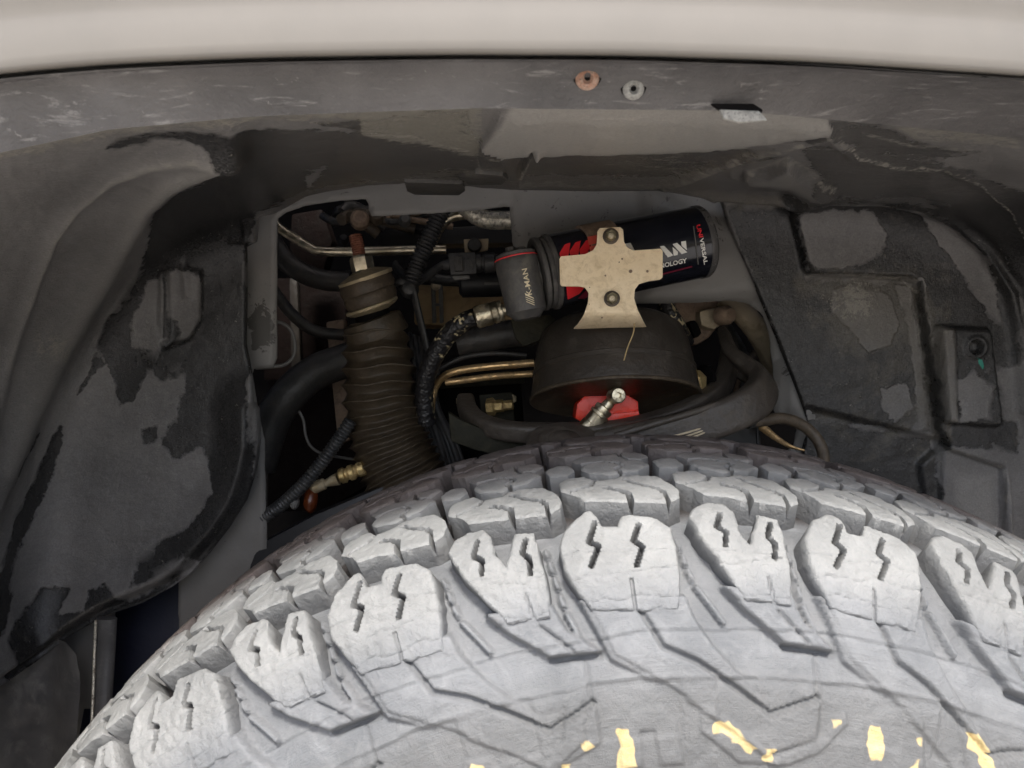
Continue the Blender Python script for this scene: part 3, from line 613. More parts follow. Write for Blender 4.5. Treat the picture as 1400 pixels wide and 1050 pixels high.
# right field: dark field with dusty islands
addw([(1060, 262), (1390, 262), (1392, 620), (1296, 610), (1262, 380), (1110, 376)]); subw([(1092, 290), (1150, 288), (1195, 292), (1215, 320), (1200, 348), (1150, 368), (1110, 366), (1098, 330)])
subw([(1258, 290), (1290, 292), (1320, 320), (1345, 350), (1364, 400), (1368, 440), (1350, 425), (1320, 380), (1280, 330)]); subw([(1190, 272), (1260, 274), (1300, 292), (1240, 284)])
subw([(1276, 447), (1294, 450), (1300, 520), (1300, 575), (1284, 570)]); subw([(1302, 520), (1325, 508), (1345, 530), (1346, 570), (1305, 577)]); subw([(1366, 508), (1385, 500), (1420, 510), (1420, 575), (1380, 575), (1372, 550)])
addw([(1118, 160), (1200, 168), (1240, 190), (1340, 205), (1290, 215), (1190, 215), (1140, 190)]); subw([(1220, 170), (1400, 180), (1420, 215), (1300, 205), (1240, 190)])
addw([(1110, 378), (1258, 385), (1275, 490), (1292, 600), (1100, 575), (1060, 440), (1000, 292), (1083, 288)]); subw([(1150, 398), (1180, 390), (1225, 405), (1240, 440), (1228, 474), (1195, 482), (1172, 450), (1148, 432)]); subw([(1214, 532), (1250, 528), (1262, 560), (1235, 580), (1216, 560)]); subw([(1235, 390), (1256, 388), (1268, 470), (1282, 580), (1270, 590), (1258, 480)])
addw([(1110, 575), (1290, 605), (1300, 760), (1100, 760)]); addw([(1090, 200), (1150, 195), (1300, 222), (1420, 270), (1500, 420), (1400, 420), (1345, 310), (1240, 262), (1120, 258)]); addw([(330, 195), (420, 185), (420, 262), (380, 285), (330, 300), (250, 330), (205, 340), (215, 290), (255, 250), (310, 222)]); addw([(430, 168), (640, 150), (652, 205), (560, 195)])
addw([(480, 178), (650, 190), (1080, 215), (900, 250), (700, 250), (560, 246), (420, 262)])
scuff = np.zeros(len(x)); mud_ = np.zeros(len(x)); pale = np.zeros(len(x))
scuff += sstep(26, 0, np.abs(y-np.interp(x, [-300, 0, 200, 350, 650], [320, 205, 165, 152, 150])))*(x < 660)*1.15
scuff += .8*sstep(40, 0, np.hypot((x-70)/1.3, y-470)); scuff += .8*sstep(0, 10, sdist(x, y, [(1190, 165), (1330, 160), (1400, 190), (1400, 210), (1250, 195)]))
scuff += .9*sstep(60, 0, np.hypot(x-1180, y-410))+.4*sstep(300, 0, np.hypot(x-180, (y-520)/1.2))*0+1.25*sstep(34, 6, dline(x, y, [(520, 165), (600, 180), (640, 185)]))+.9*sstep(14, 2, dline(x, y, [(500, 178), (580, 188), (650, 208)]))+.5*sstep(60, 10, np.hypot((x-900)/2.5, y-235))
mud_ += 1.2*sstep(26, 0, dline(x, y, [(400, 272), (560, 240), (700, 240), (900, 245), (1000, 275), (1060, 280)]))
mud_ += .9*sstep(30, 0, dline(x, y, [(1105, 390), (1250, 400), (1275, 480), (1290, 590)]))+1.0*sstep(70, 10, np.hypot(x-1200, y-430))+.5*sstep(0, 60, x-1090)*(y > 360)*(y < 640)*(x < 1300)
mud_ += .5*sstep(30, 0, dline(x, y, [(80, 175), (200, 165), (300, 160)]))+1.*sstep(16, 0, dline(x, y, [(700, 256), (910, 256), (1050, 212)]))
pale += 1.*sstep(-3, 5, sdist(x, y, [(700, 141), (655, 200), (690, 212), (740, 209), (815, 206), (960, 201), (1060, 190), (1142, 176), (1125, 152), (1000, 141)]))
pale += .6*sstep(0, 8, sdist(x, y, [(1018, 236), (1050, 232), (1078, 219), (1096, 233), (1128, 238), (1146, 244), (1138, 257), (1080, 252), (1022, 246)]))
pale += .55*sstep(20, 2, dline(x, y, [(312, 202), (270, 218), (225, 240), (192, 272), (168, 315), (140, 365), (105, 425), (65, 495), (30, 570), (0, 640)]))*(.6+.4*sstep(600, 200, y))+.45*sstep(7, 1, dline(x, y, [(325, 200), (262, 201), (205, 216), (150, 243), (104, 282), (72, 325), (52, 375), (30, 430), (8, 500)]))  # sheen on the left ridge crests, painted in as paler colour
pale += .5*sstep(0, 20, sdist(x, y, [(1300, 640), (1372, 645), (1382, 762), (1310, 762)]))
wet = np.where((pale > .6) & (x > 600), -20, wet)
grn_ = sdist(x, y, [(1325, 487), (1334, 490), (1340, 506), (1334, 504)])
n0 = len(x); bd = sorted({a for e in E for a in e}); mp_ = {a: n0+i for i, a in enumerate(bd)}
back = p1[bd]+np.array([0, .006, .0])-nrm[bd]*.002
lpal = np.full(len(x), 50.); ldrk = np.full(len(x), 50.)
jx = x+3*fbm(x/18, y/18, 31); jy = y+3*fbm(x/18, y/18, 37)
for pl_ in ([(1143, 180), (1060, 207), (980, 233), (908, 258), (712, 254)], [(735, 206), (722, 228), (711, 252)], [(652, 208), (656, 238)], [(700, 212), (690, 214), (652, 205)], [(1150, 190), (1175, 212), (1230, 220), (1290, 226), (1345, 250), (1385, 285), (1415, 340)],
            [(262, 201), (205, 216), (150, 243), (104, 282), (72, 325), (52, 375), (30, 430)], [(650, 140), (900, 139), (1130, 148)], [(500, 182), (560, 188), (640, 206)], [(1180, 185), (1250, 200), (1330, 205)],
            [(1112, 374), (1245, 379), (1262, 400), (1270, 470)], [(1300, 614), (1374, 640), (1382, 760)], [(1018, 236), (1078, 219), (1128, 238), (1146, 244)]):
    lpal = np.minimum(lpal, dline(jx, jy, pl_))
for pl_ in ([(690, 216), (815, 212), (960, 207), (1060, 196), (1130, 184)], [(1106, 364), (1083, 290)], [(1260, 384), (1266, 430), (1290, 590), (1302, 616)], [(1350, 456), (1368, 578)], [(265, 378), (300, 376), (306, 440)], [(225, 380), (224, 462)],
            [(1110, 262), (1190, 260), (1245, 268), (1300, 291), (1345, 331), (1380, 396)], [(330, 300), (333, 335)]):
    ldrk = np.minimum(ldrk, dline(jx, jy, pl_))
film_ = np.clip(sstep(285, 250, y)*sstep(320, 420, x)+.08*sstep(1060, 1120, x)+.3*(y < 262)*(x > 1060), 0, 1)
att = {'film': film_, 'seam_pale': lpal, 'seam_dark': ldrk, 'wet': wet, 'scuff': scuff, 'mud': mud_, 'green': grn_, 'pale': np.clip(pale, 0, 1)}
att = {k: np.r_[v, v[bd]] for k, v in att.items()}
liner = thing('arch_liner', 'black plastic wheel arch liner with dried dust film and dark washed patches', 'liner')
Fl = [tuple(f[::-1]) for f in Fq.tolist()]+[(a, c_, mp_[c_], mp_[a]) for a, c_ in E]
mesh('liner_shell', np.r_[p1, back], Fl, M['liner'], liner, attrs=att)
# push clips pinned in the liner's upper edge
def arch_pt(px, py, h=0):
    d = float(arch_depth(np.array([px]), np.array([py]))[0]); p = Pa(px, py, d); n = arch_normal(p[None])[0]; return Vector(p+n*h), Vector(n)
for pts in ([(552, 243), (632, 246), (636, 256), (628, 262), (566, 261), (556, 256)], [(626, 236), (650, 231), (688, 234), (694, 240), (686, 247), (640, 247)]):
    slab('push_clip', [arch_pt(a, c_, .003)[0] for a, c_ in pts], .005, M['clip'], liner, .001)

# ------------------------------------------------------------------ fender edge and its inner flange
fender = thing('fender', 'pale beige painted fender edge above the wheel arch with black inner flange', 'fender')
def e1(px): return np.interp(px, [-500, -200, 0, 150, 350, 600, 850, 1100, 1400, 1600, 1900], [210, 128, 101, 88, 79, 75, 76, 84, 104, 122, 175])
def e2(px): return np.interp(px, [-420, -300, -150, 0, 150, 350, 650, 1000, 1150, 1400, 1550, 1750], [520, 330, 232, 200, 168, 150, 139, 142, 156, 180, 200, 330])
pxs = np.linspace(-420, 1800, 150); y1 = e1(pxs); kk = np.ones(9)/9; y1 = np.convolve(np.pad(y1, 4, 'edge'), kk, 'valid')
profF = [(0, .2705), (-2, .2675), (-5, .2660), (-10, .2652), (-22, .2645), (-40, .2638), (-58, .2632), (-70, .2630), (-80, .2626), (-95, .2615), (-140, .2580), (-300, .254), (-700, .262)]
V = np.concatenate([Pa(pxs, y1+a, d) for a, d in profF]); n = len(pxs)
inner = Pa(pxs, y1+3, .276); V = np.r_[V, inner]
Fc = [(r*n+k, r*n+k+1, (r+1)*n+k+1, (r+1)*n+k) for r in range(len(profF)-1) for k in range(n-1)]+[(len(profF)*n+k, len(profF)*n+k+1, k+1, k) for k in range(n-1)]
mesh('outer_panel', V, Fc, M['paint'], fender)
# flange between painted edge and liner
rows = 14; y2 = np.interp(pxs, pxs, e2(pxs)); d2 = arch_depth(pxs, y2+2)
Vf = []
for r in range(rows+1):
    t = r/rows; Pq = Pa(pxs, y1-4, .269)*(1-t)+Pa(pxs, y2+9, d2-.003)*t
    Pq[:, 2] += .003*math.sin(t*math.pi)-.0025*(t < .12); Vf.append(Pq)
Vf = np.concatenate(Vf); Fc = [(r*n+k, r*n+k+1, (r+1)*n+k+1, (r+1)*n+k) for r in range(rows) for k in range(n-1)]
m_fl = grimy('flange_dusty_plastic', (.14, .132, .128), (.18, .171, .166), .5, 0, 22, (.24, .229, .22), .14, .0007)
m, nt, b = newmat('flange_plastic'); pos = nod(nt, 'ShaderNodeNewGeometry').outputs['Position']
mp = nod(nt, 'ShaderNodeMapping'); mp.inputs['Scale'].default_value = (9, 50, 50); nt.links.new(pos, mp.inputs['Vector'])
a1 = noi(nt, pos, 16, 7, .65); a2 = noi(nt, mp.outputs[0], 3.2, 9, .75, 1.4); a3 = noi(nt, pos, 330, 5, .7); a4 = noi(nt, pos, 60, 9, .75, .8)
col = mixc(nt, ramp(nt, a1, .32, .68), (.055, .052, .051), (.125, .119, .115))
col = mixc(nt, math_(nt, 'MULTIPLY', ramp(nt, a2, .56, .64), .55), col, (.30, .29, .275)); col = mixc(nt, math_(nt, 'MULTIPLY', ramp(nt, a4, .6, .68), .4), col, (.06, .057, .055))
col = mixc(nt, math_(nt, 'MULTIPLY', ramp(nt, a3, .66, .70), .5), col, (.34, .33, .31)); nt.links.new(col, b.inputs['Base Color'])
nt.links.new(math_(nt, 'ADD', math_(nt, 'MULTIPLY', a4, .4), .25), b.inputs['Roughness']); bump(nt, b, math_(nt, 'ADD', a4, a3), .0009)
mesh('inner_flange', Vf, Fc, m, fender)
for a_, b_, nm_ in (((-.75, .25, 1.222), (.95, .66, 1.232), 'top_light_shield'), ((-.75, .25, .25), (-.30, .262, 1.222), 'skirt_light_shield'), ((.52, .25, .25), (.95, .262, 1.222), 'skirt_light_shield'), ((-.77, .25, .25), (-.75, .66, 1.222), 'side_light_shield'), ((.95, .25, .25), (.97, .66, 1.222), 'side_light_shield')):  # unseen panels added to stop light leaking in behind the liner
    box(nm_, a_, b_, M['paint'], fender)
def fl_pt(px, py):
    i = np.argmin(np.abs(pxs-px)); col = np.array([Vf[r*n+i] for r in range(rows+1)]); _, q, _ = w2p(col); j = int(np.argmin(np.abs(q-py))); j = min(max(j, 1), rows-1)
    p = Vector(col[j]); tt = Vector(col[j+1]-col[j-1]).normalized(); nn = Vector((1, 0, 0)).cross(tt).normalized()
    if nn.dot(Vector((0, 0, H))-p) < 0: nn = -nn
    return p, nn
for (px, py, r, mt) in ((803, 106, .0036, 'orange'), (866, 121, .0033, 'pale_rivet')):
    p, nn = fl_pt(px, py); p = Vector(Pa(px, py, w2p(np.array(p))[2])); nn = (nn+c2w((0, -1.2, 0))).normalized()
    lathe('recess', p-nn*.0012+c2w((0, 0, .0012)), nn, [(0, r*1.5), (.0016, r*1.5), (.002, r*1.2)], M['dark'], fender, 28)
    cl = lathe('rivet', p-nn*.002, nn, [(0, r*1.25), (.002, r*1.25), (.0035, r*.95), (.0042, r*.6), (.0030, r*.45), (.0022, r*.3)], M[mt], fender, 28)
    cl['label'] = 'worn orange rivet head' if mt == 'orange' else 'pale grey rivet head'
# slot where the liner clips into the flange
pq, nq = fl_pt(1012, 150); dq = w2p(np.array(pq))[2]-.004
slab('clip_hole', [Vector(Pa(a, c_, dq)) for a, c_ in [(972, 141), (1030, 141), (1044, 150), (1040, 156), (992, 155)]], .002, M['dark'], liner, .0006)
slab('clip_tab', [Vector(Pa(a, c_, dq-.002)) for a, c_ in [(984, 149), (1038, 151), (1050, 164), (1012, 167), (990, 162)]], .002, M['pale_rivet'], liner, .0006)

# ------------------------------------------------------------------ sheet metal inner wing with its opening, dark bay behind
hole = [(378, 300), (390, 290), (420, 281), (460, 275), (504, 272), (505, 296), (560, 294), (640, 289), (697, 282), (701, 330), (706, 350), (760, 410), (880, 416), (960, 414), (1000, 411), (1025, 416), (1042, 430), (1052, 452),
        (1058, 500), (1058, 560), (1064, 572), (1078, 572), (1090, 588), (1086, 610), (1050, 640), (1010, 690), (800, 800), (364, 800), (364, 700), (362, 600), (352, 560), (345, 505), (372, 503), (378, 495)]
gap = [(160, 800), (244, 780), (246, 900), (200, 1100), (125, 1100), (145, 980)]
SOUT = [(-500, -150), (1900, -150), (1900, 1500), (1382, 1500), (1384, 640), (1500, 640), (1500, 560), (1300, 560), (1100, 760), (1040, 760), (700, 860), (372, 860), (300, 1500), (-500, 1500)]
SOUT = [(-500, -420), (1900, -420), (1900, 1500), (-500, 1500)]
V2, Fq, E = grid_poly(SOUT, [hole, gap], 7)
xx, yy = V2.T
dpt = lambda x, y: .655+0*x
# plane y = .648 in world
def plane_d(px, py, Y): return Y/(CP-(np.asarray(py)-525)/F*SP)
dd = plane_d(xx, yy, .648)
pS = Pa(xx, yy, dd)
hs = .006*sstep(-12, 12, sdist(xx, yy, [(880, 250), (958, 300), (1020, 300), (1042, 400), (960, 410), (880, 412)]))-.004*sstep(6, 0, dline(xx, yy, [(700, 262), (700, 330)]))
hs = hs+.003*fbm(xx/70, yy/70, 3)+.006*sstep(0, 14, sdist(xx, yy, [(1060, 420), (1130, 580), (1120, 640), (1066, 560)]))
pS[:, 1] -= hs
sc_ = 1.*sstep(30, 0, np.hypot((xx-358)*1.0, (yy-445)/1.8))*2+.9*sstep(40, 0, np.hypot(xx-1090, (yy-515)/1.3))+.35*((yy < 330) & (xx > 700))
bd = sorted({a for e in E for a in e}); n0 = len(xx); mp_ = {a: n0+i for i, a in enumerate(bd)}
bk = pS[bd]+np.array([0, .002, 0])
wing = mesh('inner_wing', np.r_[pS, bk], [tuple(f[::-1]) for f in Fq.tolist()]+[(a, c_, mp_[c_], mp_[a]) for a, c_ in E], M['sheet'], None, attrs={'scuff': np.r_[sc_, sc_[bd]]})
tag(wing, 'grey primed sheet metal inner wing with large ragged opening behind the liner', 'body panel')
bay = thing('engine_bay', 'dark engine bay recess seen through the opening in the inner wing', 'engine bay')
for a, c_, nm in (((-1.1, 1.15, -.1), (1.3, 1.17, 1.5), 'back_panel'), ((-1.12, .66, -.1), (-1.1, 1.17, 1.5), 'bay_side_light_shield'), ((1.3, .66, -.1), (1.32, 1.17, 1.5), 'bay_side_light_shield'), ((-1.1, .66, 1.5), (1.3, 1.17, 1.52), 'bay_top_light_shield'), ((-1.1, .66, .28), (1.3, 1.17, .30), 'bay_bottom_light_shield')):  # unseen sides, top and bottom added to keep daylight out of the bay
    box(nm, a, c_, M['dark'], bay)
ground = mesh('ground', [(-8, -8, 0), (8, -8, 0), (8, 8, 0), (-8, 8, 0)], [(0, 1, 2, 3)], M['ground'], None); tag(ground, kind='structure')
# dark blue gap and the strip beside it at lower left
tag(slab('frame_rail', [P(150, 780, .70), P(260, 770, .70), P(262, 1100, .66), P(90, 1100, .66)], .01, M['navy']), 'dark blue frame rail in the gap left of the tyre', 'frame rail')
st = thing('mudflap_strip', 'narrow dusty black strip standing left of the dark blue gap', 'strip')
sweep('strip_body', [P(146, 845, .63), P(143, 900, .63), P(138, 980, .62), P(132, 1090, .6)], .0085, M['rubber_trim'], st, 12, flat=(1, .6))
sweep('strip_edge', [P(131, 848, .622), P(129, 900, .622), P(126, 980, .612), P(120, 1090, .59)], .0012, M['pipe_white'], st, 8)
low = mesh('lower_liner', *(lambda V2, Fq, E: (np.array(Pa(V2[:, 0], V2[:, 1], .64)+np.stack([0*V2[:, 0], -.014*sstep(60, 0, dline(V2[:, 0], V2[:, 1], [(122, 860), (122, 1100)]))+.003*fbm(V2[:, 0]/40, V2[:, 1]/40, 2), 0*V2[:, 0]], 1)), [tuple(f[::-1]) for f in Fq.tolist()]))(*grid_poly([(-300, 880), (-20, 900), (60, 876), (100, 872), (118, 884), (123, 930), (118, 1000), (105, 1120), (-300, 1120)], [], 5)), M['rubber_trim'], None)
tag(low, 'dark grey lower liner flap at the bottom corner beyond the tyre', 'liner flap')

# ------------------------------------------------------------------ strut with bellows boot
strut = thing('shock_strut', 'brown dusty rubber bellows boot with washers and rusty threaded stud on top', 'shock absorber')
D = .69
ax = (P(486, 320, D)-P(506, 420, D)).normalized(); side = c2w((1, 0, 0))
def sp(px, py, d=D): return P(px, py, d)
s0 = sp(505, 425)
def mm(n): return n/F*D
lathe('stud', sp(494, 362), ax, [(0, mm(9))]+[(mm(42)*k/28, mm(9.2 if k % 2 else 8.0)) for k in range(1, 28)]+[(mm(42), mm(7))], M['rust'], strut, 20)
hexnut('nut', sp(497, 372), ax, mm(16), mm(22), M['zinc'], strut); lathe('nut_collar', sp(497, 375), ax, [(-mm(3), mm(20)), (0, mm(20)), (mm(4), mm(14))], M['bolt'], strut)
tilt = (ax+c2w((-.16, -.22, .05))).normalized()
def cen(px, py): return sp(px, py)
lathe('washer', cen(500, 381), tilt, [(-mm(2), mm(38)), (mm(3), mm(38.5)), (mm(5), mm(34)), (mm(10), mm(20)), (mm(12), mm(14))], M['washer'], strut)
lathe('bushing', cen(502, 391), tilt, [(-mm(10), mm(34)), (-mm(8), mm(37)), (-mm(2), mm(38.5)), (mm(6), mm(37)), (mm(9), mm(36))], M['bush'], strut)
lathe('bushing', cen(507, 408), tilt, [(-mm(9), mm(34)), (-mm(2), mm(36.5)), (mm(5), mm(37)), (mm(9), mm(35)), (mm(11), mm(30))], M['bush'], strut)
lathe('washer', cen(509, 420), tilt, [(-mm(8), mm(20)), (-mm(3), mm(33)), (0, mm(37)), (mm(3), mm(37)), (mm(4), mm(35))], M['washer'], strut)
lathe('neck', cen(510, 436), ax, [(-mm(5), mm(24)), (mm(20), mm(24))], M['dark'], strut)
lathe('boot_collar', cen(513, 450), tilt, [(-mm(12), mm(43)), (-mm(10), mm(44)), (mm(10), mm(41)), (mm(14), mm(40)), (mm(15), mm(36))], M['boot'], strut)
bpts = [sp(513, 448), sp(518, 500), sp(521, 550), sp(532, 600), sp(553, 650), sp(578, 700), sp(598, 745)]
path, tt, Lb = resample(smooth_path(bpts, 12), .0007)
V = []; Fc = []; seg = 56; nb = len(path); CREST = []
for i, p in enumerate(path):
    T = (path[min(i+3, nb-1)]-path[max(i-3, 0)]).normalized(); f = tt[i]/Lb
    px_, py_, _ = w2p(np.array(p))
    lean = np.interp(py_, [440, 540, 590, 640, 720], [-.04, .03, .28, .55, .7])
    T = (T+c2w((lean, .0, lean*.3)) *-0 + c2w((.0, -.12, 0))).normalized()
    e1v = (c2w((1, 0, 0))+c2w((0, 0, 1))*lean); e1v = (e1v-T*e1v.dot(T)*.3).normalized(); e2v = T.cross(e1v).normalized()
    rb = mm(np.interp(py_, [440, 470, 500, 590, 650, 740], [39, 49, 52, 56, 60, 60]))
    pw = np.interp(py_, [440, 560, 600, 740], [25, 20, 13.5, 12])
    if i == 0: ph = 0.
    else: ph += (tt[i]-tt[i-1])/mm(pw)
    for k in range(seg):
        a = 2*math.pi*k/seg
        wob = .14*math.sin(a*2+i*.012)+.05*math.sin(a*5+i*.03)
        q = (ph+wob) % 1; saw = (abs(q-.5)*2)**.6
        CREST.append(1-saw)
        rr = rb-mm(np.interp(py_, [440, 455, 600, 740], [1, 10, 9, 9]))*(saw)
        V.append(list(p+e1v*(math.cos(a)*rr)+e2v*(math.sin(a)*rr)))
for i in range(nb-1):
    for k in range(seg):
        a = i*seg+k; c_ = i*seg+(k+1) % seg; Fc.append((a, c_, c_+seg, a+seg))
cr_ = np.array(CREST); m, nt, b = newmat('bellows_rubber'); pos = nod(nt, 'ShaderNodeNewGeometry').outputs['Position']
cf = nod(nt, 'ShaderNodeAttribute', attribute_name='crest').outputs['Fac']; n1 = noi(nt, pos, 60, 8, .7); n2 = noi(nt, pos, 400, 6, .7)
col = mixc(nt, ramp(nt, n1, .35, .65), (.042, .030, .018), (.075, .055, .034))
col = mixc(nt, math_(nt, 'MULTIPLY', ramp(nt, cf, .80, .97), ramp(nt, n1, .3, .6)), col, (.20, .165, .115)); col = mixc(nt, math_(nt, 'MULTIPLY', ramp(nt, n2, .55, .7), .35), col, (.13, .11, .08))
nt.links.new(col, b.inputs['Base Color']); b.inputs['Roughness'].default_value = .42; bump(nt, b, n2, .0008)
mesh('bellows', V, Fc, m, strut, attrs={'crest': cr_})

# ------------------------------------------------------------------ pipes, hoses, cables
def hose(name, label, cat, pts, r, mat, group=None, **k):
    o = sweep(name, [P(*p) for p in pts], r, M[mat], None, **k); return tag(o, label, cat, group)
def px(r, d): return r/F*d
def corr(r, pitch, amp):
    return lambda t, f: r-amp*(.5+.5*math.cos(2*math.pi*t/pitch))**2
hose('metal_pipe', 'thin bright metal pipe bending behind the rusty stud', 'pipe', [(372, 300, .75), (384, 313, .75), (405, 327, .75), (425, 339, .75), (436, 343, .75), (480, 344, .75), (560, 342, .75), (610, 341, .75)], px(6.3, .75), 'pipe', step=.003)
hose('metal_pipe', 'short bright pipe curving up beside the corrugated conduit', 'pipe', [(592, 330, .735), (601, 313, .735), (612, 300, .735), (624, 295, .735), (645, 294, .735), (720, 296, .735)], px(6.5, .735), 'pipe', step=.003)
hose('metal_pipe', 'thick pale scuffed pipe end under the sheet metal edge', 'pipe', [(622, 270, .725), (640, 286, .725), (655, 297, .725), (672, 301, .725), (700, 301, .725), (730, 300, .725)], px(12.5, .725), 'pipe_white', step=.003)
hose('corrugated_conduit', 'black ribbed conduit hanging from the sheet metal edge beside pipes', 'conduit', [(612, 275, .70), (602, 292, .70), (590, 318, .70), (578, 345, .70), (567, 372, .70), (562, 386, .70)], corr(px(12.5, .7), .0034, px(2.6, .7)), 'conduit', step=.0006, seg=20)
hose('corrugated_conduit', 'black ribbed conduit running diagonally below the bellows boot', 'conduit', [(480, 575, .655), (462, 602, .655), (440, 632, .655), (415, 662, .655), (385, 690, .66), (350, 715, .67)], corr(px(9.5, .655), .0032, px(2.2, .655)), 'conduit', step=.0006, seg=18)
hose('rubber_hose', 'fat black rubber hose curving down left of the bellows boot', 'hose', [(520, 478, .78), (470, 494, .78), (430, 510, .77), (395, 540, .76), (370, 580, .76), (352, 640, .76)], px(24, .77), 'hose', seg=24)
hose('rubber_hose', 'black hose arcing beneath the bright pipe at upper left', 'hose', [(360, 300, .80), (372, 330, .80), (392, 358, .80), (420, 376, .80), (450, 384, .80), (480, 384, .80)], px(14, .8), 'hose', seg=20)
hose('metal_cable', 'thin grey wire loop at the sheet metal edge', 'wire', [(372, 440, .66), (386, 442, .665), (398, 452, .67), (403, 470, .67), (401, 487, .67), (390, 498, .665), (374, 501, .66), (350, 503, .65)], px(2.6, .66), 'wire', seg=10, step=.002)
hose('metal_cable', 'thin grey wire curling behind the diagonal ribbed conduit', 'wire', [(409, 562, .72), (415, 575, .72), (418, 595, .72), (425, 610, .72), (440, 620, .72), (470, 626, .70), (505, 631, .68)], px(2., .7), 'wire', seg=8, step=.002)
bh = thing('braided_hose', 'black braided hose with gold flecks and silver crimp fitting', 'hose')
bp = [P(*p) for p in [(650, 434, .655), (635, 440, .657), (618, 452, .66), (603, 472, .665), (590, 495, .67), (582, 520, .675), (580, 545, .68), (583, 580, .685)]]
m, nt, b = newmat('braid'); pos = nod(nt, 'ShaderNodeNewGeometry').outputs['Position']
vo = nod(nt, 'ShaderNodeTexVoronoi'); vo.inputs['Scale'].default_value = 420; nt.links.new(pos, vo.inputs['Vector'])
big = noi(nt, pos, 55, 2); sel = math_(nt, 'MULTIPLY', ramp(nt, big, .5, .58), ramp(nt, vo.outputs['Distance'], .38, .32, (1, 1, 1, 1), (0, 0, 0, 1)))
sel = math_(nt, 'MULTIPLY', ramp(nt, big, .55, .60), ramp(nt, vo.outputs['Color'], .62, .66))
nt.links.new(mixc(nt, sel, (.018, .017, .018), (.6, .5, .3)), b.inputs['Base Color']); b.inputs['Roughness'].default_value = .4
bump(nt, b, vo.outputs['Distance'], .0006); M['braid'] = m
o = sweep('hose_cover', bp, lambda t, f: px(13, .66)*(1+.02*math.sin(t*900)), M['braid'], bh, 24, step=.0012)
cr_ax = (P(694, 423, .65)-P(650, 435, .65)).normalized()
lathe('crimp_collar', P(650, 434.5, .65), cr_ax, [(0, px(14, .65)), (px(2, .65), px(15.5, .65)), (px(22, .65), px(15.5, .65)), (px(24, .65), px(14, .65)), (px(26, .65), px(15, .65)), (px(31, .65), px(15, .65)), (px(33, .65), px(13.5, .65)), (px(36, .65), px(14.5, .65)), (px(38, .65), px(14, .65)), (px(39, .65), px(8, .65)), (px(48, .65), px(8, .65))], M['zinc'], bh)
hose('rubber_hose', 'horizontal black hose behind the silver crimp fitting', 'hose', [(625, 468, .70), (660, 462, .70), (700, 456, .70), (745, 452, .70)], px(19, .7), 'hose', seg=20)
hose('brake_pipe', 'upper of the two copper coloured pipes ending at the dark tower', 'pipe', [(589, 575, .69), (590, 552, .69), (594, 532, .69), (604, 517, .685), (622, 508, .68), (660, 502, .68), (730, 496, .68)], px(5.2, .68), 'copper', 'copper brake pipes', step=.0025, seg=12)
hose('brake_pipe', 'lower straight copper coloured pipe ending at the dark tower', 'pipe', [(609, 523, .69), (640, 519, .69), (680, 514, .69), (730, 511, .69)], px(4.6, .69), 'copper', 'copper brake pipes', step=.003, seg=12)
hose('thin_hose', 'thin black hose lying above the copper pipes', 'hose', [(600, 505, .70), (618, 495, .70), (640, 487, .70), (680, 483, .70), (720, 486, .70)], px(3.5, .7), 'hose', seg=10)
# cable tie arms crossing behind the boot
tie = thing('cable_bracket', 'black forked wiring bracket right of the rubber washers', 'bracket')
for pts, r in (([(548, 392, .72), (556, 388, .71), (562, 390, .70), (566, 402, .70), (575, 440, .70), (584, 478, .70), (590, 500, .70)], 6.5), ([(540, 362, .74), (552, 378, .72), (562, 390, .70)], 7), ([(562, 390, .70), (580, 380, .71), (600, 366, .72), (625, 352, .72)], 6), ([(530, 392, .71), (545, 386, .70), (560, 388, .70)], 5)):
    sweep('arm', [P(*p) for p in pts], px(r, .7), M['conduit'], tie, 12, flat=(1, .6))
lathe('boss', P(560, 396, .705), c2w((.1, -1, .1)), [(0, px(13, .7)), (.004, px(13, .7)), (.008, px(9, .7)), (.009, px(5, .7))], M['conduit'], tie, 24)
# sensor plug and sensor body
plug = thing('sensor_plug', 'black wiring plug and sensor with dark round bolt beside the fitting block', 'connector')
sa = (P(695, 358, .70)-P(615, 360, .70)).normalized()
lathe('plug_nose', P(606, 362, .70), sa, [(0, px(7, .7)), (px(8, .7), px(9, .7)), (px(12, .7), px(9, .7))], M['conduit'], plug, 20)
slab('plug_shell', [P(612, 346, .69), P(650, 344, .69), (P(652, 374, .69)), P(616, 376, .69)], .016, M['conduit'], plug, .0012)
slab('plug_latch', [P(620, 351, .685), P(632, 350, .685), P(633, 370, .685), P(622, 371, .685)], .006, M['clip'], plug, .0008)
lathe('sensor_barrel', P(648, 360, .70), sa, [(0, px(13, .7)), (px(10, .7), px(13, .7)), (px(10.5, .7), px(11, .7)), (px(14, .7), px(11, .7)), (px(15, .7), px(14, .7)), (px(28, .7), px(14, .7)), (px(29, .7), px(11.5, .7)), (px(60, .7), px(11.5, .7))], M['conduit'], plug)
slab('plug_hook', [P(616, 377, .688), P(642, 376, .688), P(643, 381, .688), P(622, 383, .688)], .004, M['wire'], plug, .0008)
mb = thing('mounting_plate', 'small bronze plate with a dark round bolt head above the wiring plug', 'plate')
slab('plate', [P(634, 327, .725), P(668, 326, .725), P(667, 342, .725), P(645, 347, .725), P(636, 350, .725)], .003, M['beige'], mb)
lathe('bolt_head', P(649, 336, .723), c2w((0, -1, 0)), [(0, px(10, .72)), (.004, px(9.6, .72)), (.006, px(8, .72)), (.0062, px(4, .72))], M['conduit'], mb, 28)
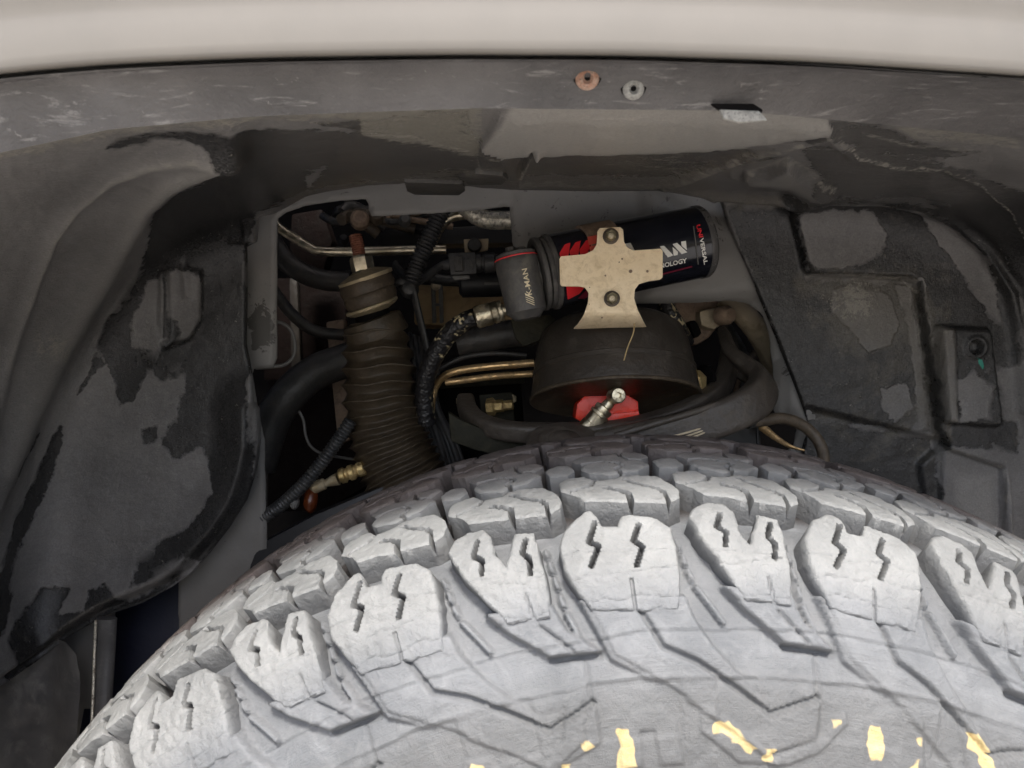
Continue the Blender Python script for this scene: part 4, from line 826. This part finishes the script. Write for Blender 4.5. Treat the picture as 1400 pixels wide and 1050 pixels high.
# bay furniture behind
tb = thing('tan_housing', 'tan brown engine housing with two pale vertical straps', 'housing')
slab('housing', [P(565, 388, .86), P(640, 392, .86), P(706, 398, .86), P(712, 448, .86), P(640, 446, .86), P(566, 444, .86)], .06, M['tan'], tb, .004)
for a in (592, 602): slab('strap', [P(a-3, 386, .84), P(a+3, 386, .84), P(a+4.5, 441, .84), P(a-1, 442, .84)], .003, M['wire'], tb, .0006)
slab('strap_link', [P(592, 415, .839), P(604, 414.5, .839), P(604, 418, .839), P(592, 418.5, .839)], .003, M['wire'], tb, .0005)
lathe('strap_knob', P(596, 390, .838), c2w((0, -1, 0)), [(0, px(7, .84)), (.005, px(6.5, .84)), (.007, px(4, .84))], M['beige'], tb, 20)
mc = thing('grey_motor', 'dark cylindrical motor casing below the wiring plug', 'motor')
lathe('casing', P(628, 388, .76), sa, [(0, px(14, .76)), (px(4, .76), px(19, .76)), (px(60, .76), px(19, .76)), (px(66, .76), px(14, .76))], M['slate'], mc, 32)
slab('stripe', [P(662, 386, .742), P(683, 386, .742), P(683, 389, .742), P(662, 389, .742)], .001, M['wire'], mc, 0)
tag(slab('cross_member', [P(520, 315, .82), P(700, 306, .82), P(705, 332, .82), P(600, 334, .82), P(520, 342, .82)], .03, M['slate'], None, .003), 'dark steel cross member behind the ribbed conduit at the top', 'cross member')
wd = thing('wiring_bundle', 'dark lumpy wiring bundle above the rusty stud', 'wiring')
for k in range(9):
    a = random.uniform(440, 560); c_ = random.uniform(288, 312)
    sweep('cable', [P(a, c_, .8+random.uniform(-.03, .03)), P(a+random.uniform(10, 40), c_+random.uniform(-10, 14), .8), P(a+random.uniform(40, 90), c_+random.uniform(-16, 22), .81)], px(random.uniform(4, 9), .8), M[random.choice(['hose', 'brown', 'bush', 'conduit', 'brown'])], wd, 10)
for (a, c_, r, mt) in ((492, 303, 13, 'brown'), (515, 300, 9, 'bush'), (553, 304, 8, 'wire'), (470, 330, 6, 'slate')):
    lathe('connector', P(a, c_, .785), c2w((.2, -1, .2)), [(0, px(r, .785)), (.008, px(r, .785)), (.012, px(r*.7, .785)), (.012, px(r*.4, .785))], M[mt], wd, 18)
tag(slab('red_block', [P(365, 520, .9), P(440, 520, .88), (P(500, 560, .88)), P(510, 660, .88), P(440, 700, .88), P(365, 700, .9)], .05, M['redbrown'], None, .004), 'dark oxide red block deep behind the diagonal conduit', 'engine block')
tag(slab('tan_upright', [P(445, 440, .84), P(470, 436, .84), P(482, 600, .84), P(462, 610, .84)], .02, M['brown'], None, .003), 'brown upright member partly hidden behind the bellows boot', 'upright')
tag(slab('upper_housing', [P(398, 292, .88), P(440, 285, .88), P(455, 330, .88), P(440, 376, .88), P(415, 372, .88), P(395, 340, .88)], .03, M['redbrown'], None, .004), 'dark brown housing behind the bend of the bright pipe', 'housing')
# fittings at lower left
fit = thing('brass_fitting', 'brass stepped pipe fitting at the foot of the bellows boot', 'fitting')
fa = (P(508, 637, .67)-P(466, 652, .67)).normalized()
q = lambda v: px(v, .67)
lathe('fitting_body', P(464, 652, .67), fa, [(0, q(8)), (q(2), q(10.5)), (q(8), q(11)), (q(10), q(8.5)), (q(13), q(8.5)), (q(15), q(11)), (q(21), q(11)), (q(23), q(8.5)), (q(26), q(8.5)), (q(28), q(10.5)), (q(36), q(10)), (q(38), q(6)), (q(46), q(5)), (q(50), q(3))], M['brass'], fit, 24)
lathe('fitting_tail', P(425, 668, .675), fa, [(0, q(6)), (q(4), q(9)), (q(20), q(8)), (q(22), q(5)), (q(30), q(7)), (q(40), q(9))], M['washer'], fit, 24)
tag(slab('black_beam', [P(340, 752, .665), P(430, 704, .66), P(530, 662, .66), P(545, 676, .66), P(560, 720, .66), P(340, 860, .665)], .03, M['slate'], None, .002), 'black steel beam low behind the left side of the tyre', 'beam')
rl = thing('reflector_lens', 'small amber lens with glints beside the diagonal ribbed conduit', 'lens')
lathe('lens', P(425, 682, .675), c2w((0, -1, .3)), [(0, q(20)), (.004, q(18)), (.007, q(9)), (.0075, q(3))], grimy('amber_lens', (.08, .018, .006), (.14, .035, .01), .15, 0, 60), rl, 24, squash=.5)
lathe('lens_cap', P(403, 686, .66), c2w((0, -1, .3)), [(0, q(11)), (.003, q(10)), (.005, q(5))], M['wire'], rl, 20, squash=.6)
bb = thing('brass_bolt', 'small dull brass bolt in the dark above the control arm', 'bolt')
lathe('shank', P(672, 556, .70), c2w((1, -.2, .1)), [(-.004, q(12)), (.002, q(13)), (.004, q(9)), (.011, q(9)), (.0112, q(7)), (.02, q(7))], M['brass'], bb, 6)

# ------------------------------------------------------------------ spring tower with red seat inside
tower = thing('spring_tower', 'dark brown cup shaped spring tower carrying the cross shaped bracket', 'tower')
axd = c2w((.02, -.25, -.97)).normalized(); tc = P(836, 463, .64)
q6 = lambda v: v/F*.59
lathe('cup', tc, axd, [(-q6(26), q6(40)), (-q6(24), q6(70)), (-q6(18), q6(90)), (-q6(7), q6(104)), (q6(14), q6(111)), (q6(34), q6(115)), (q6(66), q6(119)), (q6(84), q6(121.5)), (q6(91), q6(121.5)), (q6(92), q6(119)), (q6(84), q6(116)), (q6(40), q6(111)), (q6(0), q6(103)), (-q6(10), q6(85)), (-q6(20), q6(10))], M['tower'], tower, 96, sharp=60)
lathe('cup_band', tc, axd, [(q6(50), q6(117.4)), (q6(51), q6(118.6)), (q6(57), q6(119)), (q6(58), q6(118.2))], M['tower'], tower, 96)
lathe('cup_lip', tc, axd, [(q6(88.5), q6(122)), (q6(90), q6(124)), (q6(93), q6(124)), (q6(94), q6(121.5)), (q6(92.5), q6(120))], M['bush'], tower, 96, sharp=60)
tag(sweep('dry_straw', [P(868, 436, .555), P(866, 455, .553), P(858, 475, .552), P(853, 493, .55)], px(1.0, .55), M['straw'], None, 6), 'thin dry grass stalk hanging over the rim of the dark tower', 'straw')
seat = thing('red_spring_seat', 'bright red machined seat inside the dark tower', 'spring seat')
def pl(pts, d): return [P(a, c_, d) for a, c_ in pts]
slab('seat_block', pl([(822, 534), (855, 533), (860, 541), (873, 549), (874, 568), (850, 572), (800, 580), (786, 572), (789, 552), (800, 540)], .615), .03, M['red_spring'], seat, .002)
slab('seat_ledge', pl([(830, 566), (874, 562), (874, 569), (830, 582)], .611), .008, M['red_spring'], seat, .001)
sv_ = thing('silver_valve', 'bright silver stepped valve leaning in front of the red seat', 'valve')
va = (P(841, 544, .595)-P(800, 590, .595)).normalized(); q5 = lambda v: v/F*.6
lathe('valve_body', P(800, 588, .60), va, [(0, q5(13)), (q5(12), q5(13)), (q5(13), q5(12)), (q5(26), q5(12.5)), (q5(27), q5(14)), (q5(31), q5(14)), (q5(32), q5(12)), (q5(36), q5(13)), (q5(40), q5(13)), (q5(42), q5(8)), (q5(52), q5(7.5))], M['zinc'], sv_, 32)
lathe('valve_eye', P(843, 541, .592), c2w((.2, -1, .1)), [(-.006, q5(11)), (.003, q5(11)), (.005, q5(9)), (.005, q5(4)), (.003, q5(3))], M['zinc'], sv_, 28)
nut2 = thing('side_bolt', 'brass coloured hexagonal bolt and dark washer on the right of the tower', 'bolt')
hexnut('bolt_head', P(957, 522, .63), c2w((-1, -.5, 0)), q6(17), q6(16), M['brass'], nut2)
lathe('washer', P(960, 522, .635), c2w((-1, -.5, 0)), [(-q6(6), q6(24)), (-q6(2), q6(24)), (0, q6(20))], M['dark'], nut2)
# small web left of the tower
tag(slab('tower_web', pl([(698, 436), (752, 430), (776, 450), (752, 458), (732, 468), (716, 474), (704, 462)], .645), .008, M['olive'], None, .002), 'dull olive metal web joining the tower below the fitting block', 'bracket')

# ------------------------------------------------------------------ reservoir canister, bracket, fitting block
can = thing('reservoir_canister', 'glossy navy canister with red stripes and white lettering clamped behind bracket', 'canister')
c0 = P(752, 372, .580); c1 = P(957, 331, .600); ca = (c1-c0).normalized(); CR = 49.5/F*.59; CL = (c1-c0).length
lathe('can_body', c0, ca, [(0, CR*.9), (.002, CR), (CL-.004, CR), (CL-.0015, CR*1.005), (CL-.001, CR*.99)], M['can'], can, 96)
lathe('end_cap', c1, ca, [(-.0035, CR*1.0), (-.003, CR*1.022), (.0005, CR*1.022), (.0022, CR*.985), (.003, CR*.93), (.0032, CR*.5)], M['can_end'], can, 96)
def canhit(px_, py_, off=.0004):
    o = np.array(P(0, 0, 0)); dv = np.array(P(px_, py_, 1.))-o; A_ = np.array(ca); r = CR+off
    w = o-np.array(c0); a = dv-A_*dv.dot(A_); c_ = w-A_*w.dot(A_)
    qa, qb, qc = a.dot(a), 2*a.dot(c_), c_.dot(c_)-r*r; disc = qb*qb-4*qa*qc
    if disc < 0: disc = 0
    t = (-qb-math.sqrt(disc))/(2*qa); return list(o+dv*t)
def textmesh(txt, bold=.02):
    cu = bpy.data.curves.new('t', 'FONT'); cu.body = txt; cu.size = 1; cu.offset = bold; cu.resolution_u = 3
    o = bpy.data.objects.new('t', cu); C.objects.link(o); dg = bpy.context.evaluated_depsgraph_get(); me = o.evaluated_get(dg).to_mesh()
    bm = bmesh.new(); bm.from_mesh(me); bmesh.ops.triangulate(bm, faces=bm.faces)
    bmesh.ops.subdivide_edges(bm, edges=[e for e in bm.edges if e.calc_length() > .12], cuts=2); bmesh.ops.triangulate(bm, faces=bm.faces)
    V = np.array([v.co[:2] for v in bm.verts]); Fc = [[v.index for v in f.verts] for f in bm.faces]; bm.free()
    C.objects.unlink(o); bpy.data.objects.remove(o); mn = V.min(0); mx = V.max(0); return (V-mn)/(mx-mn), Fc
def print_on(name, txt, org, ux, uy, mat, parent, hit, bold=.02):
    """lay lettering on a surface: org lower left, ux the reading direction, uy the letters' height"""
    V, Fc = textmesh(txt, bold); pts = [hit(org[0]+a*ux[0]+c_*uy[0], org[1]+a*ux[1]+c_*uy[1]) for a, c_ in V]
    return mesh(name, pts, Fc, mat, parent, smooth=False)
def poly_on(name, poly, mat, parent, hit, res=2.2):
    V2, Fq, E = grid_poly(poly, [], res); return mesh(name, [hit(a, c_) for a, c_ in V2], [tuple(f) for f in Fq.tolist()], mat, parent)
zc = lambda pts: [(880+a*.11429, 280+c_*.11429) for a, c_ in pts]
print_on('lettering', 'TECHNOLOGY', (880, 372), (59.5, -13), (-.6, -6.4), M['white'], can, canhit, .03)
for pg in ([(190, 495), (245, 490), (355, 605), (290, 630)], [(340, 470), (400, 455), (522, 568), (455, 590)], [(346, 505), (412, 562), (405, 602), (358, 610)], [(448, 440), (505, 430), (518, 545), (455, 492)]):
    poly_on('emblem_bar', zc(pg), M['white'], can, canhit, .9)
poly_on('emblem_bar', [(846, 350), (855, 333), (862, 332), (874, 354), (868, 355), (858, 341), (853, 352)], M['white'], can, canhit, 1.)
print_on('lettering', 'UNI', (951.5, 308), (4.6, 17), (5.6, -1.2), M['red'], can, canhit, .025)
print_on('lettering', 'VERSAL', (956.3, 326), (6.2, 36), (5.4, -1.2), M['white'], can, canhit, .025)
poly_on('rule', [(947.5, 309), (949, 309), (955.5, 361.5), (954, 361.8)], M['wire'], can, canhit, .7)
poly_on('rule', [(880, 379.5), (905, 374), (946, 363.5), (946.6, 365.3), (905, 376), (880, 381.5)], M['dark_red'], can, canhit, .8)
for k in range(5):
    a = 765+k*13.5; poly_on('stripe', [(a, 346-k*2.2), (a+7+k, 334-k*2.6), (a+15+k*.6, 331.5-k*2.6), (a+12, 352-k*2.2), (a+2, 356-k*2.2)], M['red'], can, canhit, 1.6)
poly_on('stripe', [(773, 380), (776, 410), (792, 402), (800, 392), (800, 374)], M['red'], can, canhit, 1.6)
poly_on('stripe', [(790, 408), (806, 392), (812, 398), (800, 409)], M['dark_red'], can, canhit, 1.6)
poly_on('stripe', [(803, 322), (824, 317), (826, 342), (812, 348)], M['red_light'], can, lambda a, c_: canhit(a, c_, .0012), 1.6)
# clamp band round the canister behind the bracket
for a in (818,):
    pc_ = c0+ca*((a-752)/(957-752)*CL); lathe('clamp_band', pc_, ca, [(-.012, CR+.0002), (-.012, CR+.0022), (.012, CR+.0022), (.012, CR+.0002)], M['brown'], can, 72)
for dx_ in (0, 7):
    poly_on('clamp_pad', [(803+dx_*.4, 324+dx_*1.9), (826, 319+dx_*1.9), (827, 330+dx_*1.9), (805+dx_*.4, 335+dx_*1.9)], M['red_light'], can, lambda a, c_: canhit(a, c_, .0034), 1.6)
# cross shaped bracket: plate with rounded outline that folds back at its foot
BR = thing('cross_bracket', 'beige cross shaped metal bracket with two bolts in front of the canister', 'bracket')
outl = [(820, 312), (848, 310.5), (852, 314), (853, 330), (857, 338), (866, 342.5), (903, 340), (906, 343), (906, 379), (903, 382), (888, 384), (874, 388), (868, 396), (867, 408), (872, 424), (880, 440), (884, 447),
        (858, 447.5), (830, 448), (795, 449.5), (783, 449.5), (790, 443), (798, 431), (804, 414), (805, 400), (800, 393), (793, 391.5), (768, 391), (766, 388), (765, 353), (767, 350.5), (800, 347.5), (811, 342), (816, 334), (817, 316)]
V2, Fq, E = grid_poly(outl, [], 1.8)
def brd(a, c_): return .543+.00002*(a-830)+np.where(c_ > 425, ((np.maximum(c_, 425)-425)**2)*.000035, 0)
Vb = Pa(V2[:, 0], V2[:, 1], brd(*V2.T)); bdx = sorted({a for e in E for a in e}); mpx = {a: len(Vb)+i for i, a in enumerate(bdx)}
Vk = Vb[bdx]+np.array(c2w((0, .003, 0)))
mesh('plate', np.r_[Vb, Vk], [tuple(f[::-1]) for f in Fq.tolist()]+[(a, c_, mpx[c_], mpx[a]) for a, c_ in E], M['bracket'], BR, autosmooth=40)
for (a, c_) in ((835, 323), (836.5, 408.5)):
    g = 1/F*.54; f = c2w((-.05, -1, .02))
    o = lathe('bolt', P(a, c_, .5425), f, [(0, 11*g), (.0010, 11*g), (.0012, 10.2*g)], M['bush'], BR, 32)
    hexnut('nut', P(a, c_, .5415), f, 8*g, .0055, M['bolt'], o)
    lathe('stud_end', P(a, c_, .5365), f, [(0, 4.4*g), (.002, 4.4*g), (.003, 3.6*g), (.0031, 1*g)], M['zinc'], o, 20)
for (a, c_, r) in ((862, 371, 2.4), (885, 371, 1.7), (827.5, 377, 1.3), (850.5, 354, 1.3), (846.5, 358.5, .9), (806, 393, 1.2), (805.5, 416, 1.2), (823, 434.5, 1.2), (788, 352.5, 1.)):
    g = r/F*.543; lathe('pit_mark', P(a, c_, .5432), c2w((0, -1, 0)), [(0, g), (.0006, g), (.0007, g*.6)], M['brown'], BR, 10)
# grey fitting block at the canister's left end
blk = thing('fitting_block', 'dark grey machined end fitting with small slanted white logo', 'fitting')
g6 = lambda v: v/F*.575
ba = (P(706, 352, .562)-P(722, 432, .562)).normalized()
lathe('block_body', P(722, 436, .565), ba, [(0, g6(17)), (g6(6), g6(22)), (g6(10), g6(27)), (g6(40), g6(28)), (g6(76), g6(30)), (g6(82), g6(29)), (g6(84), g6(27.5))], M['fitting'], blk, 64, sharp=28)
lathe('red_seal', P(705.5, 354.5, .565), ba, [(0, g6(28.5)), (g6(1.6), g6(29.2)), (g6(2.6), g6(28))], M['red'], blk, 64)
lathe('top_cap', P(705.5, 352, .565), ba, [(0, g6(27)), (g6(5), g6(27)), (g6(7), g6(22))], M['fitting'], blk, 48)
for a in (-9, 5): hexnut('cap_nut', P(708+a, 347, .562), ba, g6(7), g6(9), M['fitting'], blk)
flc = c0-ca*.004
for k, (o1, rr) in enumerate(((-.0065, 1.0), (-.0015, .97), (.002, 1.03))):
    lathe('flange_ring', flc+ca*o1, ca, [(0, CR*.7), (.0002, CR*rr*.97), (.001, CR*rr), (.0034, CR*rr), (.0042, CR*rr*.97), (.0044, CR*.7)], M['fitting'], blk, 72)
lathe('neck', flc-ca*.022, ca, [(0, CR*.4), (.010, CR*.45), (.014, CR*.8)], M['fitting'], blk, 48)
lathe('hose_port', P(724, 415, .59), (P(690, 424, .61)-P(724, 415, .59)), [(0, g6(15)), (g6(24), g6(15)), (g6(25), g6(12)), (g6(34), g6(12))], M['fitting'], blk, 32)
def blkhit(px_, py_, off=.0004):
    o = np.array(P(0, 0, 0)); dv = np.array(P(px_, py_, 1.))-o; A_ = np.array(ba); r = g6(28.6)+off; w = o-np.array(P(722, 436, .565))
    a = dv-A_*dv.dot(A_); c_ = w-A_*w.dot(A_); qa, qb, qc = a.dot(a), 2*a.dot(c_), c_.dot(c_)-r*r; disc = max(qb*qb-4*qa*qc, 0)
    return list(o+dv*((-qb-math.sqrt(disc))/(2*qa)))
print_on('lettering', 'K-MAN', (727.5, 402.5), (-7, -36), (-7.2, 1.6), M['cream'], blk, blkhit, .012)
for k in range(4):
    a = 404+k*3.; poly_on('slash_mark', [(717.5+k*.5, a-1.5+(-2 if k == 0 else 0)), (718.3+k*.5, a-.2), (730.5+k*.3, a+4.7), (729.5+k*.3, a+3.)], M['cream'], blk, blkhit, .5)

# ------------------------------------------------------------------ control arm and things on the right
armt = thing('control_arm', 'dark curved steel control arm with round ball joint above the tread', 'control arm')
sweep('front_tube', [P(*p) for p in [(636, 548, .66), (642, 566, .64), (660, 580, .62), (700, 590, .605), (760, 592, .60), (830, 590, .60), (890, 578, .605), (940, 560, .61), (975, 540, .62), (992, 515, .64), (998, 480, .66)]], px(12.5, .62), M['arm'], armt, 32, sq=5)
sweep('rear_tube', [P(*p) for p in [(820, 612, .585), (880, 600, .575), (940, 586, .57), (1000, 566, .57), (1035, 545, .58), (1043, 520, .60), (1020, 500, .62), (1000, 482, .64), (990, 455, .67)]], lambda t, f: px(24-12*max(0, f-.55)/.45, .59), M['arm'], armt, 32, flat=(1, .6), sq=5)
sweep('arm_rib', [P(*p) for p in [(840, 596, .567), (900, 578, .563), (960, 560, .563), (1010, 540, .57), (1030, 524, .585)]], px(4.5, .57), M['arm'], armt, 12)
slab('left_web', pl([(612, 562), (630, 574), (665, 588), (705, 596), (722, 612), (700, 628), (650, 616), (616, 604)], .61), .012, M['olive'], armt, .003)
bj = P(772, 607, .575); ja = c2w((.0, -.5, .87))
g5 = lambda v: v/F*.565
lathe('ball_joint', bj, ja, [(-g5(10), g5(54)), (0, g5(54)), (g5(3), g5(52)), (g5(5), g5(46)), (g5(4.5), g5(38)), (g5(8), g5(36)), (g5(10), g5(26)), (g5(9), g5(22)), (g5(12), g5(18)), (g5(12.5), g5(3))], M['arm'], armt, 64)
tag(slab('lower_bracket', pl([(930, 590), (1010, 570), (1040, 575), (1042, 650), (930, 640)], .64), .01, M['slate'], None, .002), 'dark plate under the control arm above the tread', 'plate')
for dx_, nm in ((0, 'upper'), (7, 'middle'), (13, 'lower')):
    hose('bundled_wire', {'upper': 'highest of three pale wires under the control arm', 'middle': 'middle of three pale wires under the control arm', 'lower': 'lowest of three pale wires under the control arm'}[nm], 'wire',
         [(880+dx_*1.5, 604+dx_*.3, .56), (930+dx_, 594+dx_*.4, .56), (985, 578+dx_*.35, .565), (1026, 573+dx_*.1, .57)], px(1.5, .56), 'beige', 'pale wires under the control arm', seg=8)
cb = thing('right_cable', 'grey brown cable looping down from the control arm to the tyre', 'cable')
sweep('sheath', [P(*p) for p in [(1022, 578, .575), (1045, 575, .58), (1070, 572, .585), (1098, 582, .59), (1118, 602, .59), (1126, 625, .585), (1122, 650, .58), (1112, 672, .58)]], px(8, .58), M['bush'], cb, 16)
lathe('ferrule', P(1020, 579, .574), (P(1034, 576, .577)-P(1020, 579, .574)), [(0, px(6, .57)), (.001, px(8, .57)), (.006, px(8, .57)), (.007, px(6.5, .57))], M['conduit'], cb, 20)
hose('copper_strap', 'pointed copper strap end in the dark beside the looping cable', 'strap', [(1040, 582, .63), (1060, 598, .63), (1080, 610, .63), (1100, 616, .63)], lambda t, f: px(6*(1-.8*f), .63), 'copper', seg=10, flat=(1, .5))
hose('thin_rod', 'thin vertical grey rod below the control arm', 'rod', [(1035, 580, .62), (1036, 610, .62), (1037, 640, .62)], px(2, .62), 'slate', seg=8)
hose('beige_duct', 'beige curved duct at the upper right corner of the opening', 'duct', [(990, 405, .72), (1012, 425, .72), (1032, 448, .72), (1050, 478, .73), (1062, 510, .74)], px(16, .72), 'beige', seg=24)
hose('brown_pipe', 'dark brown pipe crossing below the beige duct', 'pipe', [(1075, 478, .78), (1045, 490, .78), (1025, 500, .78), (1010, 520, .78)], px(16, .78), 'bush', seg=20)
cast = thing('brown_casting', 'knobbly brown casting right of the tower under the sheet metal', 'casting')
for (pts, d, mt) in (([(922, 410), (960, 408), (990, 412), (988, 440), (970, 462), (950, 474), (938, 460), (922, 436)], .72, 'brown'), ([(955, 424), (985, 420), (990, 440), (978, 452), (958, 446)], .705, 'beige'), ([(940, 440), (952, 436), (962, 456), (950, 464)], .70, 'dark')):
    slab('casting_lobe', pl(pts, d), .03, M[mt], cast, .005)
lathe('casting_stub', P(984, 432, .70), c2w((.6, -1, 0)), [(0, px(13, .7)), (.01, px(13, .7)), (.014, px(9, .7))], M['brown'], cast, 24)
hose('braided_sleeve', 'dark woven sleeve leaning beside the brown casting', 'sleeve', [(908, 405, .70), (913, 425, .70), (925, 445, .70), (938, 470, .71)], px(12, .7), 'braid', seg=20)
hose('dark_rod', 'dark rod standing in the shadow right of the tower', 'rod', [(968, 500, .66), (972, 520, .66), (975, 548, .65)], px(4, .66), 'slate', seg=12)

# ------------------------------------------------------------------ more of the bay behind the moving parts
sf_ = thing('subframe', 'dim dark subframe member with folded flange behind the copper pipes', 'subframe')
slab('web', pl([(596, 524), (712, 520), (718, 600), (640, 640), (600, 640)], .80), .03, M['dark'], sf_, .003)
slab('flange', pl([(596, 520), (716, 514), (718, 524), (596, 532)], .785), .02, M['olive'], sf_, .002)
for a, c_ in ((630, 548), (700, 545)): hexnut('bolt', P(a, c_, .795), c2w((0, -1, 0)), px(7, .79), .006, M['washer'], sf_)
slab('bolt_bracket', pl([(655, 540), (700, 536), (704, 580), (660, 584)], .715), .004, M['olive'], bb, .001)
hs_ = thing('hose_bundle', 'tangle of thin black hoses between the bellows boot and the braided hose', 'hoses')
for k in range(7):
    o_ = k*6.5; sweep('hose', [P(560+o_, 455+k*4, .76+.006*k), P(568+o_*.8, 500, .75), P(578+o_*.5, 550, .745), P(590+o_*.9, 610, .74), P(610+o_, 680, .74)], px(3+1.6*(k % 3), .75), M[('hose', 'conduit', 'rubber_black')[k % 3]], hs_, 10)
hose('black_hose', 'black hose sagging from the sheet metal corner to the red block', 'hose', [(372, 395, .79), (400, 430, .80), (430, 452, .81), (470, 458, .82)], px(8, .8), 'hose', seg=14)
hose('black_hose', 'slim black hose crossing above the tan housing', 'hose', [(555, 372, .83), (600, 382, .82), (650, 384, .82), (700, 392, .82)], px(7, .82), 'conduit', seg=12)
hl = thing('bulkhead', 'dim brown inner body panel deep behind the fat black hose', 'body panel')
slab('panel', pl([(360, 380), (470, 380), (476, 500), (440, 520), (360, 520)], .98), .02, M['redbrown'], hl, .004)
slab('rib', pl([(395, 380), (406, 380), (412, 515), (398, 515)], .965), .012, M['tower'], hl, .003)
cw = thing('coil_wiring', 'dark wiring and clips in the shadow right of the dark tower', 'wiring')
for k in range(5):
    sweep('cable', [P(960+k*9, 425+k*5, .76), P(985+k*8, 455+k*6, .77), P(1000+k*6, 490+k*4, .78), P(985+k*10, 540, .78)], px(4+k % 2*2, .77), M[('hose', 'conduit', 'brown')[k % 3]], cw, 10)
